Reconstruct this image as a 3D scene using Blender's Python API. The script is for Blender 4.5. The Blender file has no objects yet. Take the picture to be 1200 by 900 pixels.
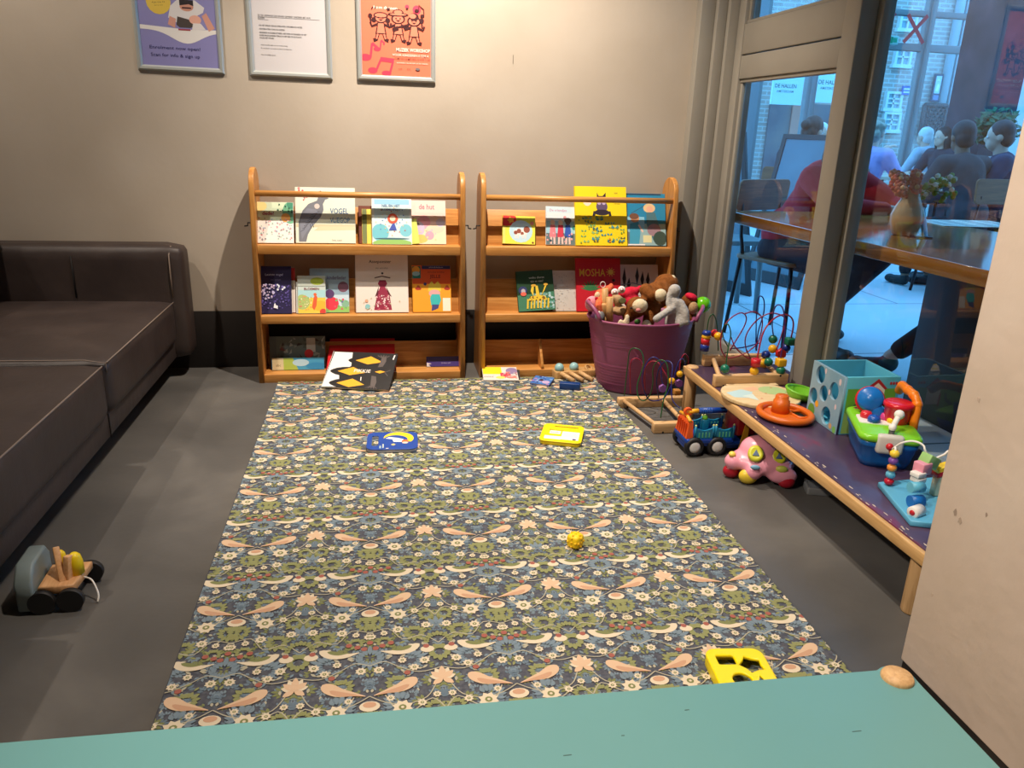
import bpy, bmesh, math, random
from mathutils import Vector as V, Matrix, Euler
rnd = random.Random(7)
PI = math.pi
scene = bpy.context.scene
COL = scene.collection

# ------------------------------------------------------------------ camera model (1200x900 frame)
F, PITCH, YAW, ROLL, H = 907.85, .319132, .1794736, -.0347169, 1.08
_f = V((math.sin(YAW)*math.cos(PITCH), math.cos(YAW)*math.cos(PITCH), -math.sin(PITCH)))
_r = V((math.cos(YAW), -math.sin(YAW), 0)); _d = _f.cross(_r)
RIGHT = math.cos(ROLL)*_r + math.sin(ROLL)*_d
DOWN = -math.sin(ROLL)*_r + math.cos(ROLL)*_d
CAMP = V((0, 0, H))
def ray(x, y): return RIGHT*((x-600)/F) + DOWN*((y-450)/F) + _f
def onZ(x, y, z=0): d = ray(x, y); return CAMP + d*((z-H)/d.z)
def onY(x, y, Y): d = ray(x, y); return CAMP + d*(Y/d.y)
def onX(x, y, X): d = ray(x, y); return CAMP + d*(X/d.x)
def proj(p):
    q = V(p)-CAMP; w = q.dot(_f); return 600+F*q.dot(RIGHT)/w, 450+F*q.dot(DOWN)/w

# ------------------------------------------------------------------ materials
def lin(c): c /= 255; return c/12.92 if c <= .04045 else ((c+.055)/1.055)**2.4
def C(r, g, b): return (lin(r), lin(g), lin(b), 1)
_m = {}
def nmat(name):
    m = bpy.data.materials.new(name); m.use_nodes = True
    nt = m.node_tree; return m, nt, nt.nodes['Principled BSDF']
def col(r, g, b, rough=.5, metal=0, spec=.5, coat=0):
    k = (r, g, b, rough, metal, spec, coat)
    if k in _m: return _m[k]
    m, nt, b_ = nmat('paint_%d_%d_%d' % (r, g, b))
    b_.inputs['Base Color'].default_value = C(r, g, b)
    b_.inputs['Roughness'].default_value = rough; b_.inputs['Metallic'].default_value = metal
    b_.inputs['Specular IOR Level'].default_value = spec; b_.inputs['Coat Weight'].default_value = coat
    _m[k] = m; return m
def noisy(name, stops, scale=4, stretch=(1, 1, 1), detail=5, rough=.6, bump=0, bscale=None, spec=.4, rough2=None, coord='Object', distort=0, bdist=.004):
    m, nt, b_ = nmat(name); N = nt.nodes; L = nt.links
    tc = N.new('ShaderNodeTexCoord'); mp = N.new('ShaderNodeMapping'); mp.inputs['Scale'].default_value = stretch
    L.new(tc.outputs[coord], mp.inputs['Vector'])
    ns = N.new('ShaderNodeTexNoise'); ns.inputs['Scale'].default_value = scale; ns.inputs['Detail'].default_value = detail
    ns.inputs['Distortion'].default_value = distort
    L.new(mp.outputs[0], ns.inputs['Vector'])
    cr = N.new('ShaderNodeValToRGB'); e = cr.color_ramp.elements
    while len(e) < len(stops): e.new(.5)
    for el, (p, c) in zip(e, stops): el.position = p; el.color = C(*c)
    L.new(ns.outputs['Fac'], cr.inputs[0]); L.new(cr.outputs[0], b_.inputs['Base Color'])
    b_.inputs['Roughness'].default_value = rough; b_.inputs['Specular IOR Level'].default_value = spec
    if rough2 is not None:
        mr = N.new('ShaderNodeMapRange'); mr.inputs[3].default_value = rough; mr.inputs[4].default_value = rough2
        L.new(ns.outputs['Fac'], mr.inputs[0]); L.new(mr.outputs[0], b_.inputs['Roughness'])
    if bump:
        n2 = N.new('ShaderNodeTexNoise'); n2.inputs['Scale'].default_value = bscale or scale*4; n2.inputs['Detail'].default_value = 6
        L.new(tc.outputs[coord], n2.inputs['Vector'])
        bp = N.new('ShaderNodeBump'); bp.inputs['Strength'].default_value = bump; bp.inputs['Distance'].default_value = bdist
        L.new(n2.outputs['Fac'], bp.inputs['Height']); L.new(bp.outputs[0], b_.inputs['Normal'])
    return m
def wood(name, a, b, axis=0, scale=9, rough=.42, spec=.4):
    st = [14, 14, 14]; st[axis] = 1
    return noisy(name, [(.3, a), (.5, tuple((p+q)/2 for p, q in zip(a, b))), (.72, b)], scale, tuple(st), 6, rough, spec=spec, distort=.6)

# ------------------------------------------------------------------ mesh builder
def T(x=0, y=0, z=0, rx=0, ry=0, rz=0, s=1):
    return Matrix.Translation((x, y, z)) @ Euler((rx, ry, rz)).to_matrix().to_4x4() @ Matrix.Scale(s, 4)
def frame(o, x, y):                                     # matrix with given origin, x axis and approx. y axis
    x = V(x).normalized(); z = x.cross(V(y)).normalized(); y = z.cross(x)
    return Matrix(((x.x, y.x, z.x, o[0]), (x.y, y.y, z.y, o[1]), (x.z, y.z, z.z, o[2]), (0, 0, 0, 1)))
def circ(u, v, r, r2=None, n=20, a0=0, a1=2*PI):
    r2 = r if r2 is None else r2
    full = abs(a1-a0-2*PI) < 1e-6
    k = n if full else n+1
    return [(u+r*math.cos(a0+(a1-a0)*i/n), v+r2*math.sin(a0+(a1-a0)*i/n)) for i in range(k)]
def rrect(w, h, r, n=5, cx=0, cy=0):
    p = []
    for sx, sy, a in ((1, 1, 0), (-1, 1, PI/2), (-1, -1, PI), (1, -1, 1.5*PI)):
        for i in range(n+1):
            t = a+PI/2*i/n; p.append((cx+sx*(w/2-r)+r*math.cos(t), cy+sy*(h/2-r)+r*math.sin(t)))
    return p
def cat(pts, n=6, closed=False):                        # Catmull-Rom
    pts = [V(p) for p in pts]; out = []; N = len(pts)
    for i in range(N if closed else N-1):
        g = lambda k: pts[k % N] if closed else pts[min(max(k, 0), N-1)]
        p0, p1, p2, p3 = g(i-1), g(i), g(i+1), g(i+2)
        for j in range(n):
            t = j/n
            out.append(.5*((2*p1)+(p2-p0)*t+(2*p0-5*p1+4*p2-p3)*t*t+(3*p1-p0-3*p2+p3)*t**3))
    if not closed: out.append(pts[-1])
    return out
class MB:
    def __init__(s): s.bm = bmesh.new(); s.mats = []
    def mi(s, m):
        if m not in s.mats: s.mats.append(m)
        return s.mats.index(m)
    def _fin(s, verts, m, M, smooth):
        k = s.mi(m)
        if M is not None:
            for v in verts: v.co = M @ v.co
        fs = {f for v in verts for f in v.link_faces}
        for f in fs: f.material_index = k; f.smooth = smooth
        return verts
    def box(s, c, d, m, M=None, bev=0, seg=2, smooth=None):
        r = bmesh.ops.create_cube(s.bm, size=1); vs = r['verts']
        for v in vs: v.co = V((v.co.x*d[0]+c[0], v.co.y*d[1]+c[1], v.co.z*d[2]+c[2]))
        if bev:
            es = list({e for v in vs for e in v.link_edges})
            q = bmesh.ops.bevel(s.bm, geom=es, offset=min(bev, min(d)*.49), segments=seg, affect='EDGES', profile=.5)
            vs = list({v for f in q['faces'] for v in f.verts} | {v for v in vs if v.is_valid})
        return s._fin(vs, m, M, bool(bev) if smooth is None else smooth)
    def bx(s, a, b, m, M=None, bev=0, seg=2):
        return s.box([(p+q)/2 for p, q in zip(a, b)], [abs(q-p) for p, q in zip(a, b)], m, M, bev, seg)
    def cyl(s, p0, p1, r0, m, r1=None, seg=16, M=None, smooth=True):
        r1 = r0 if r1 is None else r1
        p0, p1 = V(p0), V(p1); d = p1-p0
        Q = Matrix.Translation((p0+p1)/2) @ d.to_track_quat('Z', 'Y').to_matrix().to_4x4()
        r = bmesh.ops.create_cone(s.bm, cap_ends=True, segments=seg, radius1=r0, radius2=r1, depth=d.length)
        vs = s._fin(r['verts'], m, (M @ Q) if M is not None else Q, smooth)
        for f in {f for v in vs for f in v.link_faces}:
            if len(f.verts) > 4: f.smooth = False
        return vs
    def sph(s, c, r, m, seg=16, M=None, rot=None):
        if not hasattr(r, '__len__'): r = (r, r, r)
        q = bmesh.ops.create_uvsphere(s.bm, u_segments=seg, v_segments=max(6, seg*3//4), radius=1)
        Q = Matrix.Translation(c) @ (Euler(rot).to_matrix().to_4x4() if rot else Matrix()) @ Matrix.Diagonal((*r, 1))
        return s._fin(q['verts'], m, (M @ Q) if M is not None else Q, True)
    def lathe(s, prof, m, seg=32, M=None, sx=1, sy=1, cap=False):
        rows = []; vs = []
        for r, z in prof:
            if r < 1e-6: row = [s.bm.verts.new((0, 0, z))]
            else: row = [s.bm.verts.new((r*sx*math.cos(2*PI*i/seg), r*sy*math.sin(2*PI*i/seg), z)) for i in range(seg)]
            rows.append(row); vs += row
        for a, b in zip(rows, rows[1:]):
            for i in range(seg):
                j = (i+1) % seg
                if len(a) == 1 and len(b) == 1: continue
                f = [a[0], b[j], b[i]] if len(a) == 1 else ([a[i], a[j], b[0]] if len(b) == 1 else [a[i], a[j], b[j], b[i]])
                s.bm.faces.new(f)
        return s._fin(vs, m, M, True)
    def tube(s, pts, r, m, seg=8, M=None, closed=False, cap=True):
        pts = [V(p) for p in pts]; N = len(pts); rows = []; vs = []
        rr = r if hasattr(r, '__len__') else [r]*N
        up = None
        for i, p in enumerate(pts):
            a = pts[(i-1) % N] if (closed or i) else p; b = pts[(i+1) % N] if (closed or i < N-1) else p
            d = (b-a)
            d = d.normalized() if d.length > 1e-9 else V((0, 0, 1))
            if up is None: up = d.orthogonal().normalized()
            up = (up-d*up.dot(d)); up = up.normalized() if up.length > 1e-6 else d.orthogonal().normalized()
            w = d.cross(up)
            row = [s.bm.verts.new(p+rr[i]*(up*math.cos(2*PI*k/seg)+w*math.sin(2*PI*k/seg))) for k in range(seg)]
            rows.append(row); vs += row
        for i in range(N if closed else N-1):
            a, b = rows[i], rows[(i+1) % N]
            for k in range(seg): s.bm.faces.new([a[k], a[(k+1) % seg], b[(k+1) % seg], b[k]])
        if cap and not closed:
            s.bm.faces.new(rows[0][::-1]); s.bm.faces.new(rows[-1])
        return s._fin(vs, m, M, True)
    def addmesh(s, me, m, M=None, smooth=False):
        vs = [s.bm.verts.new(v.co) for v in me.vertices]
        for p in me.polygons:
            try: s.bm.faces.new([vs[i] for i in p.vertices])
            except ValueError: pass
        return s._fin(vs, m, M, smooth)
    def shape(s, polys, z0, z1, m, M=None, bev=0, bres=2):
        cu = bpy.data.curves.new('c', 'CURVE'); cu.dimensions = '2D'; cu.fill_mode = 'BOTH'
        for p in polys:
            sp = cu.splines.new('POLY'); sp.points.add(len(p)-1); sp.use_cyclic_u = True
            for q, (x, y) in zip(sp.points, p): q.co = (x, y, 0, 1)
        h = (z1-z0)/2; cu.extrude = max(h-bev, 0); cu.bevel_depth = bev; cu.bevel_resolution = bres; cu.offset = -bev
        me = ev_mesh(cu)
        for v in me.vertices: v.co.z += (z0+z1)/2
        vs = s.addmesh(me, m, M); bpy.data.meshes.remove(me)
        if bev:
            for f in {f for v in vs for f in v.link_faces}: f.smooth = f.calc_area() > 0 and len(f.verts) == 4
        return vs
    def flat(s, poly, z, m, M=None):
        vs = [s.bm.verts.new((x, y, z)) for x, y in poly]
        try: s.bm.faces.new(vs)
        except ValueError: pass
        return s._fin(vs, m, M, False)
    def text(s, t, x, y, z, size, m, M=None, align='LEFT', bold=0, xs=1, rot=0):
        cu = bpy.data.curves.new('t', 'FONT'); cu.body = t; cu.size = size; cu.align_x = align; cu.offset = bold*size; cu.resolution_u = 2
        me = ev_mesh(cu)
        Q = Matrix.Translation((x, y, z)) @ Matrix.Rotation(rot, 4, 'Z') @ Matrix.Diagonal((xs, 1, 1, 1))
        vs = s.addmesh(me, m, (M @ Q) if M is not None else Q); bpy.data.meshes.remove(me); return vs
    def obj(s, name, parent=None, loc=None, rot=None, M=None, fixn=False):
        if fixn: bmesh.ops.recalc_face_normals(s.bm, faces=s.bm.faces)
        me = bpy.data.meshes.new(name); s.bm.to_mesh(me); s.bm.free()
        for m in s.mats: me.materials.append(m)
        o = bpy.data.objects.new(name, me); COL.objects.link(o)
        if parent: o.parent = parent
        if M is not None: o.matrix_local = M
        if loc is not None: o.location = loc
        if rot is not None: o.rotation_euler = rot
        return o
def ev_mesh(data):
    o = bpy.data.objects.new('tmp', data); COL.objects.link(o)
    dg = bpy.context.evaluated_depsgraph_get(); dg.update()
    me = bpy.data.meshes.new_from_object(o.evaluated_get(dg), depsgraph=dg)
    isc = not isinstance(data, bpy.types.Mesh)
    bpy.data.objects.remove(o)
    if isc: bpy.data.curves.remove(data)
    return me
def blend(mb, name, m, parent=None, voxel=.006, smooth=6, M=None, dec=None, loc=None):
    """join the overlapping lumps in mb into one continuous surface"""
    me = bpy.data.meshes.new('t'); mb.bm.to_mesh(me); mb.bm.free()
    o = bpy.data.objects.new('t', me); COL.objects.link(o)
    r = o.modifiers.new('r', 'REMESH'); r.mode = 'VOXEL'; r.voxel_size = voxel; r.use_smooth_shade = True
    s = o.modifiers.new('s', 'SMOOTH'); s.iterations = smooth; s.factor = .5
    dg = bpy.context.evaluated_depsgraph_get(); dg.update()
    out = bpy.data.meshes.new_from_object(o.evaluated_get(dg), depsgraph=dg)
    bpy.data.objects.remove(o); bpy.data.meshes.remove(me)
    out.name = name; out.materials.clear(); out.materials.append(m)
    for p in out.polygons: p.use_smooth = True
    q = bpy.data.objects.new(name, out); COL.objects.link(q)
    if parent: q.parent = parent
    if M is not None: q.matrix_local = M
    if loc is not None: q.location = loc
    return q
def caps(mb, pts, rr, m, seg=14):
    """chain of tapered limbs"""
    pts = [V(p) for p in pts]
    for p, r in zip(pts, rr): mb.sph(p, r, m, seg)
    for a, b, ra, rb in zip(pts, pts[1:], rr, rr[1:]): mb.cyl(a, b, ra, m, rb, seg)
def tag(o, label, cat_, group=None, kind=None):
    o['label'] = label; o['category'] = cat_
    if group: o['group'] = group
    if kind: o['kind'] = kind
    return o
def thing(name, label, cat_, loc=(0, 0, 0), rz=0, group=None, M=None):
    o = bpy.data.objects.new(name, None); COL.objects.link(o); o.empty_display_size = .05
    if M is not None: o.matrix_world = M
    else: o.location = loc; o.rotation_euler = (0, 0, rz)
    return tag(o, label, cat_, group)
def struct(mb, name, parent=None, **k):
    o = mb.obj(name, parent, **k)
    if not parent: o['kind'] = 'structure'
    return o

# shared materials
WHITE = col(235, 232, 226); BLACK = col(18, 18, 20); PAPER = col(240, 234, 220, .8)
M_PINE = wood('honey_pine', (178, 118, 56), (216, 158, 88), 0, 5, .38)
M_PINEV = wood('honey_pine_upright', (170, 112, 52), (210, 152, 82), 2, 5, .38)
M_BEECH = wood('pale_beech', (196, 154, 104), (222, 184, 134), 0, 10, .5)
M_BEECHV = wood('pale_beech_upright', (192, 150, 100), (220, 182, 132), 2, 10, .5)
# ================================================================== SETTING
YW = 3.553; XG = 1.56; ZC = 2.75
M_WALL = noisy('warm_plaster', [(.35, (180, 168, 152)), (.65, (190, 179, 164))], 2.2, rough=.75, bump=.25, bscale=40, bdist=.002)
M_FRAME = noisy('greige_gloss_paint', [(.3, (146, 141, 131)), (.7, (156, 151, 140))], 3, rough=.45)
M_DADO = noisy('black_skirting_paint', [(.35, (30, 26, 25)), (.7, (40, 35, 33))], 6, rough=.6)
M_CONC = noisy('dark_concrete', [(.25, (74, 73, 71)), (.5, (90, 88, 85)), (.75, (110, 107, 102))], 2.6, detail=9, rough=.42, rough2=.6, bump=.12, bscale=60, distort=.5)
M_CAFEF = noisy('pale_cafe_floor', [(.3, (178, 180, 182)), (.7, (196, 198, 200))], 1.5, rough=.35)
mb = MB(); mb.bx((-2.8, -1.4, -.05), (1.66, 3.7, 0), M_CONC); struct(mb, 'floor')
mb = MB(); mb.bx((-2.8, YW, 0), (1.43, YW+.12, ZC), M_WALL)
for x, z in ((-.38, 1.42),): mb.bx((x, YW-.004, .9), (x+.001, YW, .9005), M_WALL)
mb.box((.6, YW-.001, 1.36), (.002, .001, .035), col(110, 98, 84)); struct(mb, 'wall_back')
mb = MB(); mb.bx((-2.65, YW-.006, 0), (1.43, YW, .262), M_DADO, bev=.002); struct(mb, 'baseboard_back')
mb = MB(); mb.bx((-2.8, -1.4, 0), (-2.65, YW+.12, ZC), M_WALL); struct(mb, 'wall_left')
mb = MB(); mb.bx((-2.8, -1.5, 0), (1.66, -1.4, ZC), M_WALL); struct(mb, 'wall_rear')
mb = MB(); mb.bx((-2.8, -1.5, ZC), (1.66, YW+.12, ZC+.1), col(214, 206, 194, .8)); struct(mb, 'ceiling')
# pillar wall at the right
M_PIL = noisy('worn_pillar_plaster', [(.3, (216, 198, 180)), (.55, (226, 208, 192)), (.75, (230, 215, 200))], 3.5, rough=.65, bump=.3, bscale=25, detail=8)
mb = MB(); mb.bx((1.086, -1.4, .03), (1.66, 1.224, ZC), M_PIL, bev=.004)
for i in range(16):
    y = rnd.uniform(.7, 1.2); z = rnd.uniform(.08, 1.0); s = rnd.uniform(.002, .006)
    mb.shape([[(s*rnd.uniform(.6, 1.5)*math.cos(a*PI/4), s*rnd.uniform(.6, 2)*math.sin(a*PI/4)) for a in range(8)]], 0, .0004, col(*rnd.choice(((176, 158, 142), (160, 142, 128), (196, 176, 160)))), frame((1.0858, y, z), (0, -1, 0), (0, 0, 1)))
struct(mb, 'wall_right')
M_WORN = noisy('worn_skirting', [(.42, (52, 47, 44)), (.5, (90, 82, 74)), (.56, (186, 176, 160))], 26, (1, 1, 3), 8, .7)
mb = MB(); mb.bx((1.09, -1.4, 0), (1.64, 1.22, .0299), M_DADO); mb.bx((1.066, -1.4, 0), (1.0895, 1.02, .006), M_WORN, bev=.002); struct(mb, 'baseboard_right')

# --- glazed door and window between room and cafe
def glass_mat():
    m = bpy.data.materials.new('window_glass'); m.use_nodes = True; nt = m.node_tree; N = nt.nodes; L = nt.links
    N.remove(N['Principled BSDF']); out = N['Material Output']
    t = N.new('ShaderNodeBsdfTransparent'); t.inputs[0].default_value = (.93, .97, .97, 1)
    g = N.new('ShaderNodeBsdfGlossy'); g.inputs['Roughness'].default_value = .0
    fr = N.new('ShaderNodeFresnel'); fr.inputs[0].default_value = 1.5
    ma = N.new('ShaderNodeMath'); ma.operation = 'MULTIPLY_ADD'; ma.inputs[1].default_value = 1.1; ma.inputs[2].default_value = .0
    mx = N.new('ShaderNodeMixShader'); L.new(fr.outputs[0], ma.inputs[0]); ge = N.new('ShaderNodeNewGeometry'); m2 = N.new('ShaderNodeMath'); m2.operation = 'SUBTRACT'; m2.inputs[0].default_value = 1; m3 = N.new('ShaderNodeMath'); m3.operation = 'MULTIPLY'; L.new(ge.outputs['Backfacing'], m2.inputs[1]); L.new(m2.outputs[0], m3.inputs[0]); L.new(ma.outputs[0], m3.inputs[1]); L.new(m3.outputs[0], mx.inputs[0]); L.new(t.outputs[0], mx.inputs[1]); L.new(g.outputs[0], mx.inputs[2]); L.new(mx.outputs[0], out.inputs[0])
    return m
M_GLASS = glass_mat()
mb = MB()                                               # stepped casing in the corner
mb.bx((1.41, 3.50, 0), (1.475, YW+.1, ZC), M_FRAME, bev=.003)
mb.bx((1.475, 3.475, 0), (1.52, YW+.1, ZC), M_FRAME, bev=.003)
mb.bx((1.52, 3.452, 0), (1.66, YW+.1, ZC), M_FRAME, bev=.003)
struct(mb, 'trim_1')
door = bpy.data.objects.new('door_1', None); COL.objects.link(door); door['kind'] = 'structure'
def pc(name, boxes, par, mat=None, bev=.003):
    m = MB()
    for a, b in boxes: m.bx(a, b, mat or M_FRAME, bev=bev)
    return m.obj(name, par)
D0, D1 = XG, XG+.045
pc('door_stile', [((D0, 3.385, .02), (D1, 3.446, 2.3))], door)
pc('door_stile', [((D0, 2.50, .02), (D1, 2.62, 2.3))], door)
pc('door_rail', [((D0+.004, 2.62, 1.312), (D1-.002, 3.385, 1.405)), ((D0+.004, 2.62, 1.41), (D1-.002, 3.385, 1.53)), ((D0+.012, 2.62, 1.53), (D1-.004, 3.385, 1.545)), ((D0+.012, 2.62, 1.297), (D1-.004, 3.385, 1.312))], door)
pc('door_rail', [((D0+.004, 2.62, .02), (D1-.002, 3.385, .17))], door)
pc('door_rail', [((D0+.004, 2.62, 2.2), (D1-.002, 3.385, 2.3))], door)
pc('glazing_bead', [((D0+.016, 3.368, .17), (D1-.01, 3.386, 1.31)), ((D0+.016, 3.368, 1.53), (D1-.01, 3.386, 2.2)), ((D0+.016, 2.62, .17), (D1-.01, 2.63, 1.31))], door)
pc('glass_pane', [((XG+.024, 2.62, .17), (XG+.028, 3.37, 1.31))], door, M_GLASS, 0)
pc('glass_pane', [((XG+.024, 2.62, 1.53), (XG+.028, 3.37, 2.2))], door, M_GLASS, 0)
win = bpy.data.objects.new('window_1', None); COL.objects.link(win); win['kind'] = 'structure'
pc('jamb_post', [((XG-.045, 2.455, 0), (XG+.015, 2.545, ZC))], win)
pc('jamb_strip', [((XG+.017, 2.43, 0), (XG+.06, 2.50, ZC))], win)
pc('window_head', [((XG-.02, 1.25, 2.35), (XG+.08, 3.46, ZC))], win)
pc('window_sill', [((XG+.018, 1.25, 0), (XG+.06, 2.43, .12))], win)
pc('glass_pane', [((XG+.038, 1.22, .12), (XG+.044, 2.45, 2.36))], win, M_GLASS, 0)
# ================================================================== SOFA
M_LEA = noisy('brown_leather', [(.3, (50, 41, 39)), (.55, (60, 50, 47)), (.8, (72, 61, 57))], 5, detail=7, rough=.42, rough2=.55, bump=.35, bscale=9, bdist=.012)
M_SEAM = col(128, 112, 100, .7); M_SDK = col(22, 19, 18, .8)
sofa = thing('sofa', 'dark brown leather sofa with pale stitching standing along the left side of the room', 'sofa', (-1.4, 2.2, 0))
SL = Matrix.Translation((1.4, -2.2, 0))
def cushion(mb, a, b, m, bev, crown=.0, M=None, n=10):
    """soft rounded slab"""
    c = [(p+q)/2 for p, q in zip(a, b)]; d = [abs(q-p)/2 for p, q in zip(a, b)]
    tb_ = bmesh.new(); bmesh.ops.create_cube(tb_, size=2); bmesh.ops.subdivide_edges(tb_, edges=tb_.edges[:], cuts=n, use_grid_fill=True)
    me = bpy.data.meshes.new('t'); tb_.to_mesh(me); tb_.free(); vs = mb.addmesh(me, m, None, True); bpy.data.meshes.remove(me)
    for v in vs:
        p = [v.co[i]*d[i] for i in range(3)]
        inn = [max(-(d[i]-bev), min(d[i]-bev, p[i])) for i in range(3)]
        dv = V([p[i]-inn[i] for i in range(3)])
        if dv.length > 1e-9:
            mx = max(abs(t) for t in dv); dv = dv.normalized()*mx
        o = V(inn)+dv
        if crown:
            k = (1-(o.x/d[0])**2)*(1-(o.y/d[1])**2)
            o.z += crown*k*(1 if o.z > 0 else .0)
        v.co = o+V(c)
    return mb._fin(vs, m, M, True)
def seat(y0, y1):
    mb = MB(); cushion(mb, (-1.78, y0, .165), (-.835, y1, .35), M_LEA, .035, .018, SL, 14)
    z = .338
    mb.tube([(-.842, y0+.02, z), (-.838, (y0+y1)/2, z+.004), (-.842, y1-.02, z)], .0026, M_SEAM, 6, SL)
    mb.tube([(-.842, y0+.012, z-.03), (-.842, y0+.012, z), (-.9, y0+.006, z+.012), (-1.3, y0+.004, z+.016), (-1.7, y0+.004, z+.01)], .002, M_SEAM, 6, SL)
    return mb.obj('seat_cushion', sofa)
seat(2.49, 3.40); seat(1.58, 2.485); seat(.67, 1.575)
mb = MB(); mb.bx((-1.95, .62, .088), (-.855, 3.50, .175), M_LEA, SL, .012, 3)
for y in (1.6, 2.5): mb.bx((-.856, y-.003, .09), (-.852, y+.003, .17), M_SDK, SL)
mb.obj('base', sofa)
for x in (-1.0, -1.85):
    for y in (.75, 3.3):
        mb = MB(); mb.bx((x-.03, y-.03, 0), (x+.03, y+.03, .09), M_SDK, SL); mb.obj('leg', sofa)
mb = MB(); cushion(mb, (-1.95, 3.385, .085), (-.79, 3.535, .575), M_LEA, .045, 0, SL, 14)
mb.tube([(-1.215, 3.382, .36), (-1.215, 3.3815, .45), (-1.215, 3.384, .53)], .003, M_SDK, 6, SL)
mb.tube([(-.842, 3.386, .36), (-.842, 3.384, .45), (-.842, 3.388, .535), (-.838, 3.42, .568)], .003, M_SEAM, 6, SL)
mb.obj('armrest', sofa)
mb = MB(); cushion(mb, (-2.02, .62, .06), (-1.78, 3.53, .62), M_LEA, .05, 0, SL); mb.obj('backrest', sofa)
mb = MB(); cushion(mb, (-.09, -.32, -.26), (.09, .32, .26), M_LEA, .07, 0, SL @ T(-1.60, 3.05, .58, 0, .22, 0), 10); mb.obj('back_cushion', sofa)

# ================================================================== BOOKCASES
YT, YB_ = 3.385, 3.543                                  # front at the top, back
def yfront(z): return 3.30+(YT-3.30)*min(z, .81)/.81
def solve_shelf(x, y):                                  # height of a shelf edge seen at pixel y
    z = .3
    for _ in range(20): z = onY(x, y, yfront(z)).z
    return z
LEAN = math.radians(19.5)
S1, S2, S3 = solve_shelf(430, 288), solve_shelf(430, 369.5), solve_shelf(430, 437)
S1L, S2L, S3L = solve_shelf(430, 299), solve_shelf(430, 379), solve_shelf(430, 447.5)
def bookcase(x0, x1, label):
    t = thing('bookcase', label, 'bookcase', (x0, 3.42, 0))
    P = Matrix.Translation((-x0, -3.42, 0)); th = .022
    r = (YB_-YT)/2
    prof = [(3.30, 0), (YB_, 0), (YB_, .812)]+circ((YB_+YT)/2, .812, r, r, 14, 0, PI)[1:-1]+[(YT, .812)]
    for xa in (x0, x1-th):
        mb = MB(); mb.shape([prof], 0, th, M_PINEV, P @ Matrix(((0, 0, 1, xa), (1, 0, 0, 0), (0, 1, 0, 0), (0, 0, 0, 1))), .004)
        mb.obj('side_panel', t)
    zr = onY(430, 229, YT+.012).z
    mb = MB(); mb.cyl((x0+th, YT+.014, zr), (x1-th, YT+.014, zr), .0125, M_PINE, M=P); mb.obj('rail', t)
    for s, sl, h, dep in ((S1, S1L, .168, .075), (S2, S2L, .158, .075), (S3, S3L, .115, .15)):
        mb = MB(); mb.bx((x0+th, yfront(s), sl), (x1-th, yfront(s)+dep, s), M_PINE, P, .002); mb.obj('ledge', t)
        mb = MB(); a = LEAN if dep < .1 else .14
        y = yfront(s)+(dep-.012 if dep < .1 else dep-.02)
        mb.box((0, h/2, -.006), (x1-x0-2*th, h, .012), M_PINE, P @ T((x0+x1)/2, y, s-.01, PI/2-a), .002); mb.obj('sloping_back', t)
    for xs, sg in ((x0, -1), (x1, 1)):
        mb = MB(); zz = onY(550, 264, 3.42).z
        pts = [(xs-sg*.003, 3.41, zz), (xs+sg*.016, 3.41, zz), (xs+sg*.017, 3.41, zz-.012), (xs+sg*.03, 3.41, zz-.014)]
        mb.tube(pts, .003, BLACK, 6, P); mb.obj('hook', t)
    return t
BL0, BL1 = -.507, .384
BR0, BR1 = .452, 1.345
bc1 = bookcase(BL0, BL1, 'honey pine display bookcase nearest the brown sofa, a penguin book lying at its foot')
bc2 = bookcase(BR0, BR1, 'honey pine display bookcase standing behind the purple tub of soft toys')
mb = MB(); q = T(1.0-.26-BR0, yfront(S3)+.035-3.42, S3-.002)
mb.shape([[(-.03, 0), (.055, 0), (.075, .11), (.05, .125), (.02, .075), (-.028, .02)]], -.006, .006, M_PINE, q @ Matrix(((0, 0, 1, 0), (1, 0, 0, 0), (0, 1, 0, 0), (0, 0, 0, 1))), .002)
mb.obj('divider', bc2)

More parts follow.
